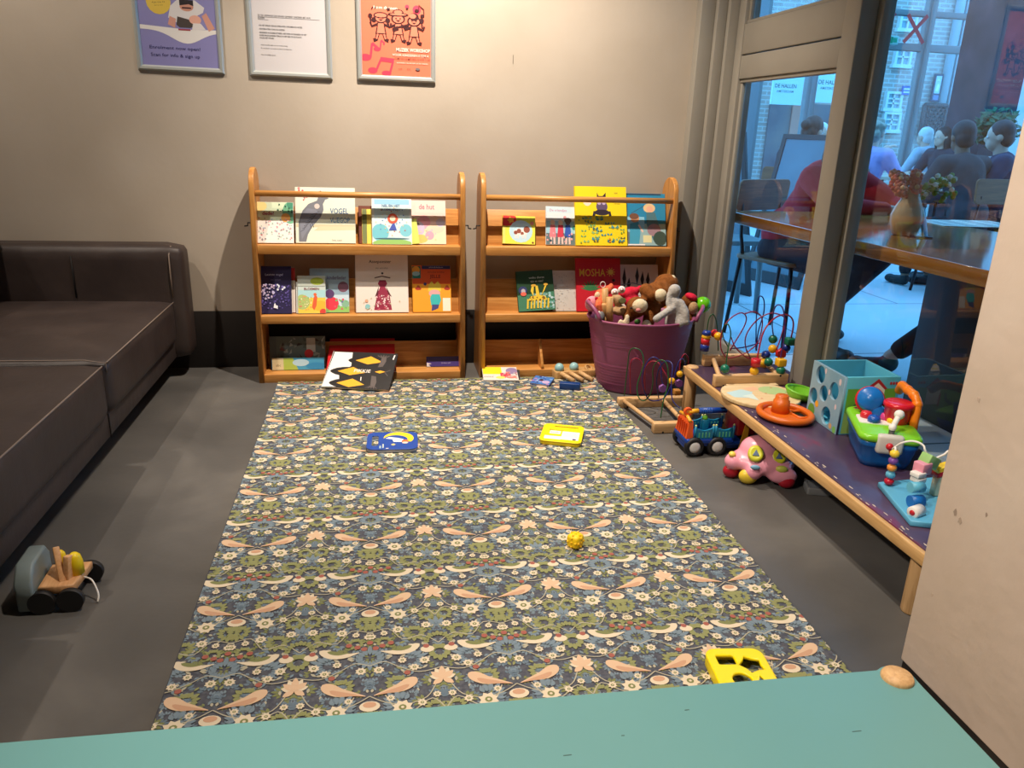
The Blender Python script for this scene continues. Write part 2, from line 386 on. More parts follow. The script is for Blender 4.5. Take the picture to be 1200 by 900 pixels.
# ================================================================== BOOKS
class Art:
    txs = 1
    """printed shapes on a cover; u,v run 0..1 across the cover"""
    def __init__(s, mb, w, h, z, M=None): s.mb, s.w, s.h, s.z, s.M = mb, w, h, z, M; s.k = 0
    def _z(s): s.k += 1; return s.z+.00012+s.k*.00003
    def cl(s, p): return [(min(max(u, .004), .996)*s.w-s.w/2, min(max(v, .004), .996)*s.h) for u, v in p]
    def poly(s, p, c): s.mb.flat(s.cl(p), s._z(), c if not isinstance(c, tuple) else col(*c), s.M)
    def rect(s, a, b, c, d, k): s.poly([(a, b), (c, b), (c, d), (a, d)], k)
    def circ(s, u, v, r, k, ry=None, n=16, a0=0, a1=2*PI):
        ry = r*s.w/s.h if ry is None else ry
        s.poly(circ(u, v, r, ry, n, a0, a1), k)
    def line(s, p, w, k):
        w = w/2; L = []; R = []
        p = [V((a*s.w, b*s.h)) for a, b in p]
        for i, q in enumerate(p):
            d = (p[min(i+1, len(p)-1)]-p[max(i-1, 0)]).normalized(); n = V((-d.y, d.x))*w*s.w
            L.append(q+n); R.append(q-n)
        z = s._z(); k = k if not isinstance(k, tuple) else col(*k)
        for i in range(len(p)-1):
            qd = [L[i], L[i+1], R[i+1], R[i]]
            qq = s.cl([(a.x/s.w, a.y/s.h) for a in qd])
            s.mb.flat(qq, z, k, s.M)
    def text(s, t, u, v, size, k, al='CENTER', bold=0, xs=1, rot=0):
        s.mb.text(t, u*s.w-s.w/2, v*s.h, s._z(), size*s.h, k if not isinstance(k, tuple) else col(*k), s.M, al, bold, xs*s.txs, rot)
    def dots(s, n, box, r, cols, seed=1, star=False):
        q = random.Random(seed)
        for i in range(n):
            u = q.uniform(box[0], box[2]); v = q.uniform(box[1], box[3]); rr = r*q.uniform(.6, 1.4)
            s.circ(u, v, rr, q.choice(cols), n=7, a0=q.random())
def bookmesh(w, h, t, bg, art, title, M, label, kind='picture_book', spine=None, board=False, group=None, rr=.0, cat_='book'):
    root = thing(kind, label, cat_, M=M, group=group)
    bgm = col(*bg) if isinstance(bg, tuple) else bg
    mb = MB(); c = .0016
    if rr:
        mb.shape([rrect(w, h, rr, 4, 0, h/2)], t-c, t, bgm); mb.shape([rrect(w, h, rr, 4, 0, h/2)], 0, c, bgm)
    else:
        mb.bx((-w/2, 0, t-c), (w/2, h, t), bgm); mb.bx((-w/2, 0, 0), (w/2, h, c), bgm)
        mb.bx((-w/2-.0008, 0, 0), (-w/2+c, h, t), col(*spine) if spine else bgm)
    if art: art(Art(mb, w, h, t))
    mb.obj('cover', root)
    mb = MB(); e = .0 if board else .003
    mb.bx((-w/2+.0017, e+.0002, c), (w/2-e-(rr*.5), h-e-.0002-(rr*.3), t-c), PAPER); mb.obj('pages', root)
    return root
def lean_M(x, yb, z, lean, rz=0, off=0):
    return T(x, yb, z, PI/2-lean) @ Matrix.Rotation(rz, 4, 'Z') @ Matrix.Translation((0, 0, off))
def shelf_book(px0, px1, pyt, shelf, bg, art, label, t=.008, rz=0, back=0, spine=None, pyb=None, **k):
    s = (S1, S2, S3)[shelf]; yb = yfront(s)+(.055 if shelf < 2 else .1); ln = LEAN if shelf < 2 else .2
    n = V((0, -math.cos(ln), math.sin(ln)))
    # the face of the book lies a stack height in front of the sloping back
    base = V((0, yb, s+.001))
    pm = (px0+px1)/2; yy = 286 if shelf == 0 else (367 if shelf == 1 else 432)
    yf = yb-.012-back
    a = onY(px0, yy, yf).x; b = onY(px1, yy, yf).x; w = b-a; x = (a+b)/2
    lo, hi = .03, .5
    for _ in range(30):
        h = (lo+hi)/2; y = proj((x, yf+h*math.sin(ln), s+h*math.cos(ln)))[1]
        if y > pyt: lo = h
        else: hi = h
    M = lean_M(x, yf+t*math.cos(ln)*.0, s+.0012+(abs(math.sin(rz))*w/2), ln, rz, -t)
    M = Matrix.Translation((0, 0, t*math.sin(ln)*0)) @ M
    # lift so that the rear lower edge clears the ledge
    M = Matrix.Translation((0, 0, t*math.sin(ln))) @ M
    return bookmesh(w, h, t, bg, art, None, M, label, spine=spine, **k)

# --- cover artwork
def a_dots(A):
    A.rect(0, .55, 1, 1, (214, 232, 200)); A.circ(.92, .75, .2, (120, 190, 150), .28); A.circ(.1, .9, .22, (244, 226, 150), .14)
    A.circ(.95, .95, .12, (70, 150, 120)); A.circ(.8, .62, .12, (236, 170, 90)); A.dots(70, (.05, .08, .95, .6), .018, [(230, 170, 180), (180, 190, 215), (170, 205, 190), (210, 140, 150), (150, 150, 160)], 3)
    A.dots(10, (.5, .75, .98, .95), .02, [(40, 90, 80), (60, 130, 110)], 5); A.text('dede?', .35, .68, .12, (150, 30, 70), 'CENTER', .02)
def a_bird(A):
    A.rect(0, .28, 1, .34, (214, 205, 170)); A.poly([(.3, .22), (1, .24), (1, .3), (.4, .3)], (224, 214, 178))
    g = (118, 122, 132); d = (72, 74, 86)
    A.poly([(.05, .02), (.17, .02), (.2, .15), (.28, .3), (.42, .47), (.47, .6), (.46, .7), (.5, .78), (.56, .8), (.5, .86), (.44, .9), (.4, .87), (.36, .76), (.22, .7), (.12, .58), (.05, .38)], g)
    A.poly([(.07, .3), (.1, .5), (.2, .62), (.34, .6), (.42, .48), (.3, .34), (.18, .2), (.1, .06)], (132, 136, 150))
    for i in range(7): A.line([(.08+.03*i, .2+.05*i), (.14+.035*i, .24+.05*i), (.16+.04*i, .3+.045*i)], .008, d)
    A.poly([(.36, .9), (.42, .94), (.5, .9), (.46, .86), (.38, .86)], (40, 42, 54)); A.line([(.5, .86), (.66, .84)], .012, (90, 80, 80))
    A.circ(.45, .89, .012, (20, 20, 24)); A.circ(.36, .66, .045, (214, 200, 195)); A.line([(.27, .36), (.3, .28)], .01, d); A.line([(.24, .34), (.26, .26)], .01, d)
    A.text('VOGEL', .73, .53, .14, (44, 92, 150), 'CENTER', .006, .72); A.text('VLIEGOP', .74, .37, .13, (70, 140, 190), 'CENTER', .004, .68)
    A.dots(9, (.01, .82, .2, .99), .018, [(206, 70, 80), (230, 130, 130)], 4); A.dots(5, (.12, .76, .2, .84), .012, [(200, 60, 70)], 9); A.text('Tekst  beeld', .68, .04, .035, (110, 110, 100))
def a_ferd(A): A.rect(.0, 0, .2, 1, (120, 130, 80)); A.text('Ferdinand', .82, .06, .3, (170, 120, 60), 'LEFT', 0, .6, PI/2)
def a_flower(A):
    A.rect(.06, .02, .95, .96, (206, 232, 236)); A.circ(.2, .25, .22, (120, 200, 215)); A.circ(.85, .3, .16, (130, 205, 220)); A.rect(.06, .85, .95, .96, (150, 205, 235)); A.circ(.5, .02, .5, (150, 200, 110), .1); A.circ(.5, .12, .44, (70, 110, 120), .02)
    for i in range(40):
        a = i*2.4; r = .1+.008*i; A.circ(.5+r*math.cos(a), .5+r*.8*math.sin(a), .016, ((238, 200, 130), (90, 130, 200), (240, 220, 170), (210, 100, 60))[i % 4], n=6)
    A.circ(.52, .55, .13, (226, 90, 60)); A.circ(.52, .55, .07, (250, 220, 190)); A.poly([(.42, .3), (.62, .3), (.56, .46), (.5, .42)], (70, 90, 180)); A.text('NEL EN HET', .48, .8, .07, (70, 110, 160), 'CENTER', .01); A.text('BLOEMENFEEST', .48, .72, .06, (70, 110, 160), 'CENTER', .01)
def a_hut(A):
    A.rect(0, .0, 1, .45, (244, 226, 196)); A.circ(.4, .5, .18, (244, 170, 190), .16); A.circ(.2, .35, .22, (206, 190, 220)); A.circ(.7, .35, .25, (240, 214, 190), .1); A.circ(.85, .5, .12, (214, 205, 230)); A.circ(.3, .12, .2, (240, 200, 110), .1); A.circ(.55, .2, .12, (214, 170, 190))
    A.text('de hut', .48, .8, .17, (176, 110, 130), 'CENTER', .01, .8); A.dots(20, (.1, .05, .9, .6), .02, [(230, 180, 150), (190, 180, 220), (240, 220, 160)], 8)
def a_purple(A):
    A.text('Laatste vogel', .45, .8, .07, (190, 190, 220)); A.text('een verhaal', .5, .7, .045, (120, 110, 150)); A.dots(110, (.04, .1, .96, .62), .022, [(110, 95, 175), (90, 76, 160), (130, 120, 190), (80, 70, 140)], 2); A.dots(40, (.04, .3, .45, .62), .03, [(190, 185, 225), (210, 190, 220)], 6)
    A.poly([(.42, .12), (.55, .1), (.56, .16), (.5, .17), (.47, .22), (.44, .19)], (240, 240, 245)); A.dots(8, (.55, .5, .8, .62), .03, [(220, 225, 240)], 3)
def a_grass(A):
    A.rect(0, .0, 1, .42, (246, 210, 80)); A.rect(0, .42, 1, .62, (176, 222, 226)); A.circ(.15, .3, .28, (180, 200, 120), .2); A.circ(.8, .2, .3, (250, 190, 60), .14); A.poly([(.5, .16), (.58, .08), (.66, .2), (.7, .44), (.62, .5), (.56, .4)], (230, 100, 60)); A.circ(.62, .5, .06, (232, 110, 60)); A.circ(.9, .04, .12, (214, 70, 60)); A.dots(30, (.05, .1, .5, .45), .02, [(240, 130, 110), (255, 240, 200), (150, 190, 120)], 2)
    A.text('BLOEMEN', .5, .62, .09, (140, 80, 90), 'CENTER', .01); A.rect(0, .72, 1, 1, (190, 200, 190)); A.circ(.7, .85, .25, (160, 180, 60), .1)
def a_lieder(A):
    A.rect(0, 0, 1, .14, (150, 205, 110)); A.rect(0, .14, 1, .4, (206, 228, 240)); A.text('kinderlieder', .93, .75, .12, (80, 40, 80), 'RIGHT', .012, .72); A.circ(.55, .2, .18, (230, 60, 80)); A.circ(.85, .58, .14, (120, 80, 100)); A.circ(.5, .42, .12, (90, 60, 110)); A.circ(.9, .2, .1, (140, 190, 160)); A.dots(12, (.6, .08, .95, .3), .025, [(120, 190, 110), (220, 100, 110), (110, 120, 170)], 5)
def a_dress(A):
    A.text('Assepoester', .47, .86, .075, (50, 40, 40), 'CENTER', .01); A.text('een sprookje', .5, .76, .04, (120, 110, 105)); A.circ(.51, .68, .022, (60, 40, 40)); A.line([(.36, .6), (.5, .63), (.66, .6)], .022, (90, 60, 55))
    A.poly([(.45, .56), (.57, .56), (.6, .5), (.56, .44), (.64, .3), (.68, .04), (.34, .04), (.4, .3), (.46, .44), (.42, .5)], (150, 40, 70)); A.poly([(.42, .3), (.36, .27), (.44, .46)], (90, 30, 40)); A.poly([(.62, .3), (.68, .27), (.57, .46)], (90, 30, 40))
    A.dots(60, (.38, .05, .64, .3), .012, [(236, 180, 190), (250, 225, 225), (200, 90, 110)], 3); A.circ(.22, .1, .05, (140, 200, 205)); A.circ(.2, .2, .03, (230, 170, 140)); A.dots(12, (.1, .05, .9, .25), .012, [(210, 200, 170), (190, 210, 180)], 8)
def a_jelle(A):
    A.rect(.0, .6, 1, 1, (226, 92, 40)); A.rect(.25, .92, 1, 1, (40, 50, 110)); A.rect(0, .72, .22, .98, (30, 120, 110)); A.circ(.1, .9, .1, (240, 170, 60)); A.circ(.1, .82, .1, (150, 190, 200), .05); A.text('TIM EN DE MOLENAAR', .62, .945, .03, (230, 230, 240)); A.text('DE KLEINE KONING', .62, .84, .04, (120, 30, 30)); A.text('JELLE', .6, .73, .1, (120, 30, 30), 'CENTER', .01)
    A.poly([(.4, .44), (.42, .58), (.5, .66), (.57, .59), (.66, .66), (.74, .57), (.74, .44)], (226, 200, 70)); A.circ(.57, .4, .15, (226, 170, 170), .08); A.poly([(.45, .3), (.5, .38), (.7, .38), (.74, .26), (.68, .14), (.48, .14)], (60, 190, 190)); A.poly([(.48, .02), (.5, .16), (.68, .16), (.66, .08), (.58, .05)], (70, 70, 130))
    for u in (.15, .9): A.circ(u, .5, .08, (170, 50, 40), .03); A.circ(u, .54, .04, (190, 80, 50))
    A.rect(.78, .02, .98, .3, (248, 240, 220)); A.circ(.33, .6, .04, (60, 60, 110))
def a_collage(A):
    A.rect(0, 0, .12, 1, (80, 90, 90)); q = random.Random(2)
    for i in range(46):
        u, v = q.uniform(.15, .95), q.uniform(.05, .9); A.poly([(u, v), (u+q.uniform(.03, .13), v+q.uniform(-.05, .1)), (u+q.uniform(-.02, .1), v+q.uniform(.06, .2))], q.choice([(74, 82, 74), (120, 122, 112), (60, 50, 50), (120, 70, 66), (98, 112, 110), (150, 150, 140)]))
    A.rect(.66, .5, .82, .95, (180, 178, 170)); A.circ(.7, .45, .08, (200, 40, 40))
def a_strip(A):
    A.rect(0, 0, .22, 1, (226, 214, 170)); A.poly([(.22, 0), (.5, 0), (.4, 1), (.22, 1)], (180, 205, 90)); A.circ(.55, .6, .16, (190, 225, 240), .3); A.circ(.85, .3, .2, (60, 150, 205), .3); A.text('abc', .12, .3, .3, (120, 110, 80))
def a_penguin(A):
    W = (238, 236, 230); K = (18, 18, 20); O = (246, 176, 40); G = (92, 84, 82)
    A.poly([(0, 0), (.02, .98), (.3, .98), (.34, .6), (.2, .35), (.26, .02)], W)
    for v0, u0 in ((.76, .3), (.44, .08), (.12, .12)):
        A.circ(u0+.26, v0, .28, K, .13); A.circ(u0+.03, v0, .06, K, .05)
        A.poly([(u0+.08, v0), (u0+.3, v0+.13), (u0+.5, v0-.02), (u0+.28, v0-.1)], O)
    A.text('PIKKIE', .53, .43, .12, (220, 216, 210), 'CENTER', .02, .9)
    for (u, v, s) in ((.8, .74, 1), (.74, .2, -1)):
        A.poly([(u-.05, v-.15*s), (u+.02, v-.13*s), (u+.05, v+.02*s), (u+.04, v+.14*s), (u-.03, v+.1*s)], G)
        for i in range(5): A.line([(u, v+.1*s), (u-.1+.045*i, v+.2*s-.01*abs(i-2))], .016, G)
    A.poly([(.72, .46), (.8, .42), (.88, .47), (.8, .5)], O); A.line([(.88, .46), (.95, .52)], .012, G); A.line([(.88, .44), (.93, .36)], .012, G); A.line([(.95, .82), (.96, .95)], .02, W); A.line([(.55, .2), (.54, .3)], .014, W)
def a_red(A): A.text('ROOD', .5, .2, .1, (220, 140, 140)); A.circ(.45, .03, .14, (240, 130, 150), .1)
def a_violet(A): A.rect(0, 0, 1, .5, (74, 62, 140)); A.poly([(0, 0), (.12, 0), (.05, .2), (.14, .3), (0, .4)], (230, 228, 235)); A.text('De kleine wolf', .55, .3, .16, (200, 200, 230))
def a_cow(A):
    A.rect(0, 0, .08, .6, (240, 230, 120)); A.circ(.12, .88, .3, (226, 50, 50), .26); 
    A.poly([(.25+.13*math.cos(i*PI/5)*(1 if i % 2 else .55), .84+.13*math.sin(i*PI/5)*(1 if i % 2 else .55)) for i in range(10)], (250, 190, 60)); A.circ(.56, .45, .36, (190, 225, 240), .4); A.circ(.55, .42, .22, (244, 236, 230), .14); A.circ(.74, .52, .1, (150, 80, 60)); A.circ(.5, .46, .07, (150, 80, 60)); A.circ(.4, .4, .06, (140, 70, 50)); A.circ(.6, .38, .05, (150, 80, 60))
    for u in (.4, .48, .62, .7): A.line([(u, .34), (u, .2)], .045, (236, 226, 220))
    A.circ(.9, .75, .06, (236, 150, 130)); A.circ(.93, .06, .03, (120, 50, 40))
def a_people(A):
    A.rect(0, .84, 1, 1, (206, 228, 238)); A.rect(0, .0, 1, .3, (100, 120, 125)); A.rect(0, .3, 1, .62, (160, 205, 220)); A.text('De vriendjes', .4, .87, .09, (200, 130, 160), 'CENTER', .01)
    for u, c, hc in ((.22, (236, 130, 140), (240, 210, 180)), (.48, (210, 60, 80), (236, 200, 170)), (.72, (50, 90, 180), (110, 90, 90))):
        A.poly([(u-.11, .2), (u+.11, .2), (u+.08, .52), (u-.08, .52)], c); A.circ(u, .58, .08, hc); A.line([(u-.05, .2), (u-.06, .02)], .06, (240, 200, 190)); A.line([(u+.05, .2), (u+.06, .02)], .06, (240, 200, 190))
    A.circ(.72, .64, .12, (100, 84, 80), .07); A.circ(.93, .45, .07, (60, 150, 140)); A.dots(14, (.02, .05, .98, .3), .03, [(230, 230, 230), (60, 80, 90), (230, 170, 170)], 3); A.circ(.62, .72, .05, (236, 160, 160))
def a_cat(A):
    K = (44, 34, 48); A.poly([(.42, .62), (.43, .9), (.46, .84), (.54, .84), (.6, .9), (.6, .62)], K); A.circ(.52, .66, .11, (94, 78, 110), .1); A.circ(.52, .56, .15, K, .05); A.circ(.47, .72, .035, (190, 170, 200)); A.circ(.56, .72, .035, (190, 170, 200)); A.line([(.38, .58), (.36, .5)], .05, K); A.line([(.66, .58), (.68, .5)], .05, K)
    A.circ(.24, .74, .08, (246, 220, 200)); A.text('kat', .8, .88, .05, (120, 110, 60)); A.text('vlinder', .82, .7, .04, (110, 90, 50)); q = random.Random(5)
    for i in range(34):
        u, v = q.uniform(.06, .94), q.uniform(.04, .46); c = q.choice([(60, 120, 120), (120, 170, 90), (80, 150, 150), (90, 100, 60), (150, 190, 110)]); s = q.uniform(.03, .06)
        A.poly([(u, v), (u-s, v+s*.8), (u-s*1.3, v), (u-s*.6, v-s*.3)], c); A.poly([(u, v), (u+s, v+s*.8), (u+s*1.3, v), (u+s*.6, v-s*.3)], c)
    A.dots(14, (.04, .04, .96, .48), .014, [(230, 130, 50), (120, 160, 60)], 3)
def a_kite(A):
    A.rect(0, 0, 1, .42, (150, 186, 190)); A.rect(0, .3, .5, .55, (140, 200, 225)); A.rect(0, .0, .25, .26, (110, 120, 125)); A.line([(.2, .62), (.62, .82)], .012, (60, 90, 110)); A.circ(.62, .72, .14, (230, 200, 150), .09); A.circ(.63, .7, .08, (236, 180, 150), .06); A.poly([(.55, .64), (.75, .64), (.85, .36), (.7, .1), (.55, .4)], (80, 120, 130)); A.circ(.72, .3, .16, (160, 130, 140), .12); A.circ(.28, .52, .1, (210, 150, 110)); A.circ(.26, .56, .11, (120, 80, 60), .06); A.poly([(.16, .42), (.36, .46), (.4, .24), (.36, .02), (.14, .02)], (70, 160, 190)); A.line([(.36, .4), (.46, .26)], .04, (236, 200, 180)); A.rect(.46, .06, .66, .2, (226, 222, 170)); A.circ(.86, .14, .16, (60, 80, 70), .14); A.rect(.1, 0, .5, .03, (240, 240, 240)); A.rect(.0, .97, .9, 1, (40, 70, 100))
def a_giraffe(A):
    A.poly([(0, 0), (1, 0), (1, .46), (0, .4)], (70, 130, 100)); A.dots(60, (.4, .05, .98, .44), .03, [(150, 200, 200), (110, 170, 160), (190, 220, 220)], 4); Y = (240, 204, 60); A.text('welke dieren', .55, .8, .075, (230, 235, 220)); A.text('zijn er niet?', .55, .71, .07, (230, 235, 220))
    A.poly([(.28, .26), (.8, .26), (.74, .36), (.6, .38), (.56, .62), (.5, .62), (.5, .38), (.34, .36)], Y); A.poly([(.42, .36), (.46, .62), (.4, .62), (.36, .5)], Y); A.poly([(.64, .36), (.76, .62), (.82, .64), (.74, .5)], Y)
    for u in (.24, .34, .42, .52, .6, .7, .8): A.line([(u+.03, .3), (u, .06)], .045, Y)
    A.dots(16, (.32, .25, .74, .37), .018, [(120, 80, 30)], 3); A.circ(.15, .52, .12, (50, 60, 110), .1); A.circ(.16, .5, .06, (190, 180, 190), .06); A.circ(.16, .43, .08, (236, 110, 90), .05); A.circ(.45, .63, .07, (220, 170, 60), .03); A.circ(.78, .64, .06, (220, 170, 60), .03)
def a_grey(A): A.dots(90, (.02, .02, .98, .98), .02, [(196, 194, 190), (214, 212, 206), (180, 180, 178)], 4)
def a_mosha(A):
    A.text('MOSHA', .36, .66, .2, (226, 190, 60), 'CENTER', .008, .74); A.circ(.78, .74, .06, (232, 200, 80)); A.circ(.84, .58, .035, (40, 20, 20))
    for i in range(9):
        a = .2+i*.34; A.poly([(.32, .38), (.32+.14*math.cos(a-.16), .4+.11*math.sin(a-.16)), (.32+.24*math.cos(a), .4+.19*math.sin(a)), (.32+.14*math.cos(a+.16), .4+.11*math.sin(a+.16))], (50, 120, 70))
    for i in range(10): a = i*PI/5; A.line([(.78+.07*math.cos(a), .74+.06*math.sin(a)), (.78+.1*math.cos(a), .74+.085*math.sin(a))], .014, (232, 200, 80))
def a_strokes(A):
    for u, v, h in ((.2, .45, .5), (.3, .42, .3), (.5, .55, .4), (.62, .5, .36), (.75, .5, .34)): A.poly([(u, v), (u+.05, v+h*.5), (u+.02, v+h), (u-.04, v+h*.5)], (24, 22, 26)); 
    A.line([(.1, .55), (.4, .6), (.7, .52), (.95, .6)], .02, (120, 130, 150)); A.line([(.2, .3), (.95, .36)], .014, (140, 140, 150))
def a_mag(A): A.rect(0, .45, .55, 1, (246, 222, 40)); A.rect(.5, .2, .8, .55, (206, 70, 90)); A.circ(.85, .7, .18, (150, 130, 170), .25); A.circ(.5, .2, .14, (230, 220, 110), .1); A.circ(.8, .25, .16, (230, 130, 120), .12); A.text('mini', .16, .2, .18, (120, 110, 100)); A.dots(20, (.55, .05, .98, .6), .03, [(226, 150, 140), (200, 190, 190), (180, 90, 100)], 2)

# --- books on the top ledge, near bookcase
shelf_book(299, 344.5, 238, 0, (246, 244, 238), a_dots, 'white picture book sprinkled with coloured dots, leftmost on the top ledge', .009, back=.012)
shelf_book(297.5, 330, 241, 0, (176, 30, 40), None, 'thin red book peeping out behind the dotted white picture book', .008)
shelf_book(347, 417, 221, 0, (226, 234, 216), a_bird, 'large pale book with a grey crow and the title VOGEL VLIEGOP', .01, back=.006)
shelf_book(425, 452, 246, 0, (244, 216, 90), a_ferd, 'yellow book with sideways Ferdinand title, half hidden by the blue flower book', .006, back=.006)
shelf_book(421, 440, 242, 0, (110, 56, 40), None, 'brown book just showing behind the yellow Ferdinand book', .005)
shelf_book(436.5, 483, 232.5, 0, (232, 238, 236), a_flower, 'white and light blue picture book with a red flower burst on its cover', .008, back=.024)
shelf_book(480, 523, 236, 0, (246, 214, 204), a_hut, 'pink pastel picture book titled de hut', .007, back=.004)
shelf_book(479, 492, 258, 0, (214, 224, 110), None, 'narrow lime green booklet leaning between the blue flower book and de hut', .004, rz=.12, back=.014)
# --- middle ledge, near bookcase
shelf_book(305.5, 342, 313, 1, (34, 26, 74), a_purple, 'dark violet book with a starry speckled cover on the middle ledge', .008, back=.014)
shelf_book(336, 346.5, 315, 1, (180, 40, 34), lambda A: A.rect(0, 0, 1, .72, (230, 218, 206)), 'red and white book sticking out behind the dark violet book', .007)
shelf_book(349.5, 382, 324, 1, (206, 220, 214), a_grass, 'picture book with a red fox shape over yellow grass', .007, back=.016)
shelf_book(347.5, 360, 331, 1, (226, 226, 220), None, 'white book edge showing left of the yellow grass book', .005, back=.008)
shelf_book(364, 409.5, 315.5, 1, (150, 178, 196), a_lieder, 'pale blue song book titled kinderlieder', .007)
shelf_book(417.5, 479, 300, 1, (240, 226, 216), a_dress, 'big cream book with a long dark red dress on the cover', .01, back=.008)
shelf_book(484, 529, 312, 1, (240, 164, 40), a_jelle, 'orange book with a child in a yellow crown', .008, back=.004)
# --- bottom shelf, near bookcase
shelf_book(317, 382, 395, 2, (92, 102, 98), a_collage, 'dark grey green collage book standing on the bottom shelf', .01)
shelf_book(319, 380, 420, 2, (80, 170, 214), a_strip, 'light blue and lime booklet standing before the grey green collage book', .006, back=.03)
shelf_book(500, 541, 418.5, 2, (40, 30, 74), a_violet, 'small violet book leaning at the right end of the bottom shelf', .008, back=.02)
def lay(px, py, z, w, h, t, rz, tilt, bg, art, label, **k):
    p = onZ(px, py, z); M = T(p.x, p.y, p.z, tilt, 0, rz)
    return bookmesh(w, h, t, bg, art, None, M, label, **k)
M = T(-.075, 3.262, .056, .30, 0, -.03); bookmesh(.29, .25, .012, (196, 22, 30), a_red, None, M, 'red book sloping on the bottom shelf, under the penguin book')
M = T(-.065, 3.277, .043, .30, 0, .02); bookmesh(.285, .25, .010, (150, 16, 26), None, None, M, 'dark red book lying lowest in the pile on the bottom shelf')
pb = [onZ(377, 455, .026), onZ(456, 458.5, .026)]
dx = pb[1]-pb[0]
M = T((pb[0].x+pb[1].x)/2, (pb[0].y+pb[1].y)/2, .0235, .405, 0, math.atan2(dx.y, dx.x)); bookmesh(dx.length, .235, .012, (20, 20, 22), a_penguin, None, M, 'black and white book with three orange penguin beaks, sliding off the shelf onto the rug', spine=(226, 224, 218))
# --- far bookcase
shelf_book(589, 627, 255, 0, (226, 230, 80), a_cow, 'small lime and red board book with a spotted cow', .012, rz=-.03, board=True)
shelf_book(640, 675.5, 243.5, 0, (222, 232, 236), a_people, 'light blue book with a row of children holding hands', .008, rz=-.02, back=.002)
shelf_book(675, 735.5, 220, 0, (246, 216, 20), a_cat, 'tall bright yellow book with a dark cat above many butterflies', .012, back=.012, spine=(236, 206, 20))
shelf_book(731, 781, 228, 0, (40, 136, 178), a_kite, 'blue picture book with two children under a kite line', .01)
shelf_book(608, 651, 319.5, 1, (28, 66, 40), a_giraffe, 'dark green book with a yellow giraffe, welke dieren zijn er niet', .01, back=.014, rz=.06)
shelf_book(648, 677, 318, 1, (206, 203, 196), a_grey, 'plain greyish white book right of the green giraffe book', .008)
shelf_book(676, 728, 304, 1, (198, 22, 40), a_mosha, 'red book with the yellow title MOSHA', .012, back=.012)
shelf_book(722, 772, 311, 1, (222, 218, 208), a_strokes, 'white book with black brush strokes behind the heap of soft toys', .008, spine=(210, 160, 50))
p = onZ(585, 437, S3+.004); 
M = T(p.x-.002, p.y-.075, S3-.012, .12, 0, -.08); bookmesh(.155, .14, .007, (226, 220, 212), a_mag, None, M, 'yellow and white magazine lying on top at the left of the far bookcase')
M = T(p.x+.004, p.y-.078, S3-.022, .13, 0, -.14); bookmesh(.155, .14, .006, (60, 56, 54), None, None, M, 'dark magazine lying under the yellow and white one')
# ================================================================== PLAY MAT with a woven floral pattern
MX0, MX1, MY0, MY1, MZ = -.425, .965, .98, 3.245, .022
def fab(r, g, b): return col(r, g, b, .9, 0, .15)
P_BASE = noisy('mat_ground', [(.35, (74, 76, 86)), (.65, (96, 98, 104))], 90, rough=.9, spec=.15)
P_BLU, P_BLU2, P_GRN, P_GRN2 = fab(120, 136, 146), fab(104, 120, 132), fab(140, 142, 96), fab(124, 128, 84)
P_CRM, P_PCH, P_PCH2, P_RED, P_DRK, P_LIN = fab(216, 201, 174), fab(212, 180, 148), fab(196, 154, 124), fab(160, 96, 84), fab(58, 58, 66), fab(176, 170, 148)
def clip(poly):
    for ax, lo, sg in ((0, MX0+.005, 1), (0, MX1-.005, -1), (1, MY0+.005, 1), (1, MY1-.005, -1)):
        out = []
        for i in range(len(poly)):
            a, b = poly[i-1], poly[i]; da, db = (a[ax]-lo)*sg, (b[ax]-lo)*sg
            if (da < 0) != (db < 0):
                t = da/(da-db); out.append((a[0]+(b[0]-a[0])*t, a[1]+(b[1]-a[1])*t))
            if db >= 0: out.append(b)
        poly = out
        if len(poly) < 3: return []
    return poly
TILE = []; GRP = [0]                                    # (polygon, material, layer, group) in a half tile, mirrored below
def leaf(x, y, a, L, w, m, z, bend=0, keep=False):
    if not keep: GRP[0] += 1
    n = 5; l = []; r = []
    for i in range(n+1):
        t = i/n; aa = a+bend*(t-.5)
        cx, cy = x+L*t*math.cos(a+bend*t*.5), y+L*t*math.sin(a+bend*t*.5); k = w*math.sin(PI*min(max(t, .02), .98))**.8
        l.append((cx-k*math.sin(aa), cy+k*math.cos(aa))); r.append((cx+k*math.sin(aa), cy-k*math.cos(aa)))
    TILE.append((l+r[::-1], m, z, GRP[0]))
def frond(x, y, a, s, m, z, n=5, sp=.55, w=.2):
    GRP[0] += 1
    for i in range(n):
        k = i-(n-1)/2; aa = a+k*sp; r_ = s*w*1.1/math.tan(min(sp, 1)/2)*.45
        leaf(x+r_*math.cos(aa), y+r_*math.sin(aa), aa, s*(1-.1*abs(k))-r_, s*w*.9, m, z, .0, True)
def daisy(x, y, r, m, z, n=8, cm=None):
    GRP[0] += 1
    TILE.append(([(x+r*(1 if i % 2 else .72)*math.cos(i*PI/n), y+r*(1 if i % 2 else .72)*math.sin(i*PI/n)) for i in range(2*n)], m, z, GRP[0]))
    TILE.append((circ(x, y, r*.36, n=9), cm or P_GRN2, z+1, GRP[0])); TILE.append((circ(x, y, r*.16, n=6), P_CRM, z+2, GRP[0]))
def drop(pts, m, z, wd):                               # tapering comma shape along a curve
    GRP[0] += 1; c = [V((p[0], p[1], 0)) for p in pts]; c = cat(c, 4); n = len(c); l = []; r = []
    for i, p in enumerate(c):
        d = (c[min(i+1, n-1)]-c[max(i-1, 0)]).normalized(); t = i/(n-1); k = wd*(math.sin(PI*t**1.7)**.75+.06)
        l.append((p.x-d.y*k, p.y+d.x*k)); r.append((p.x+d.y*k, p.y-d.x*k))
    TILE.append((l+r[::-1], m, z, GRP[0]))
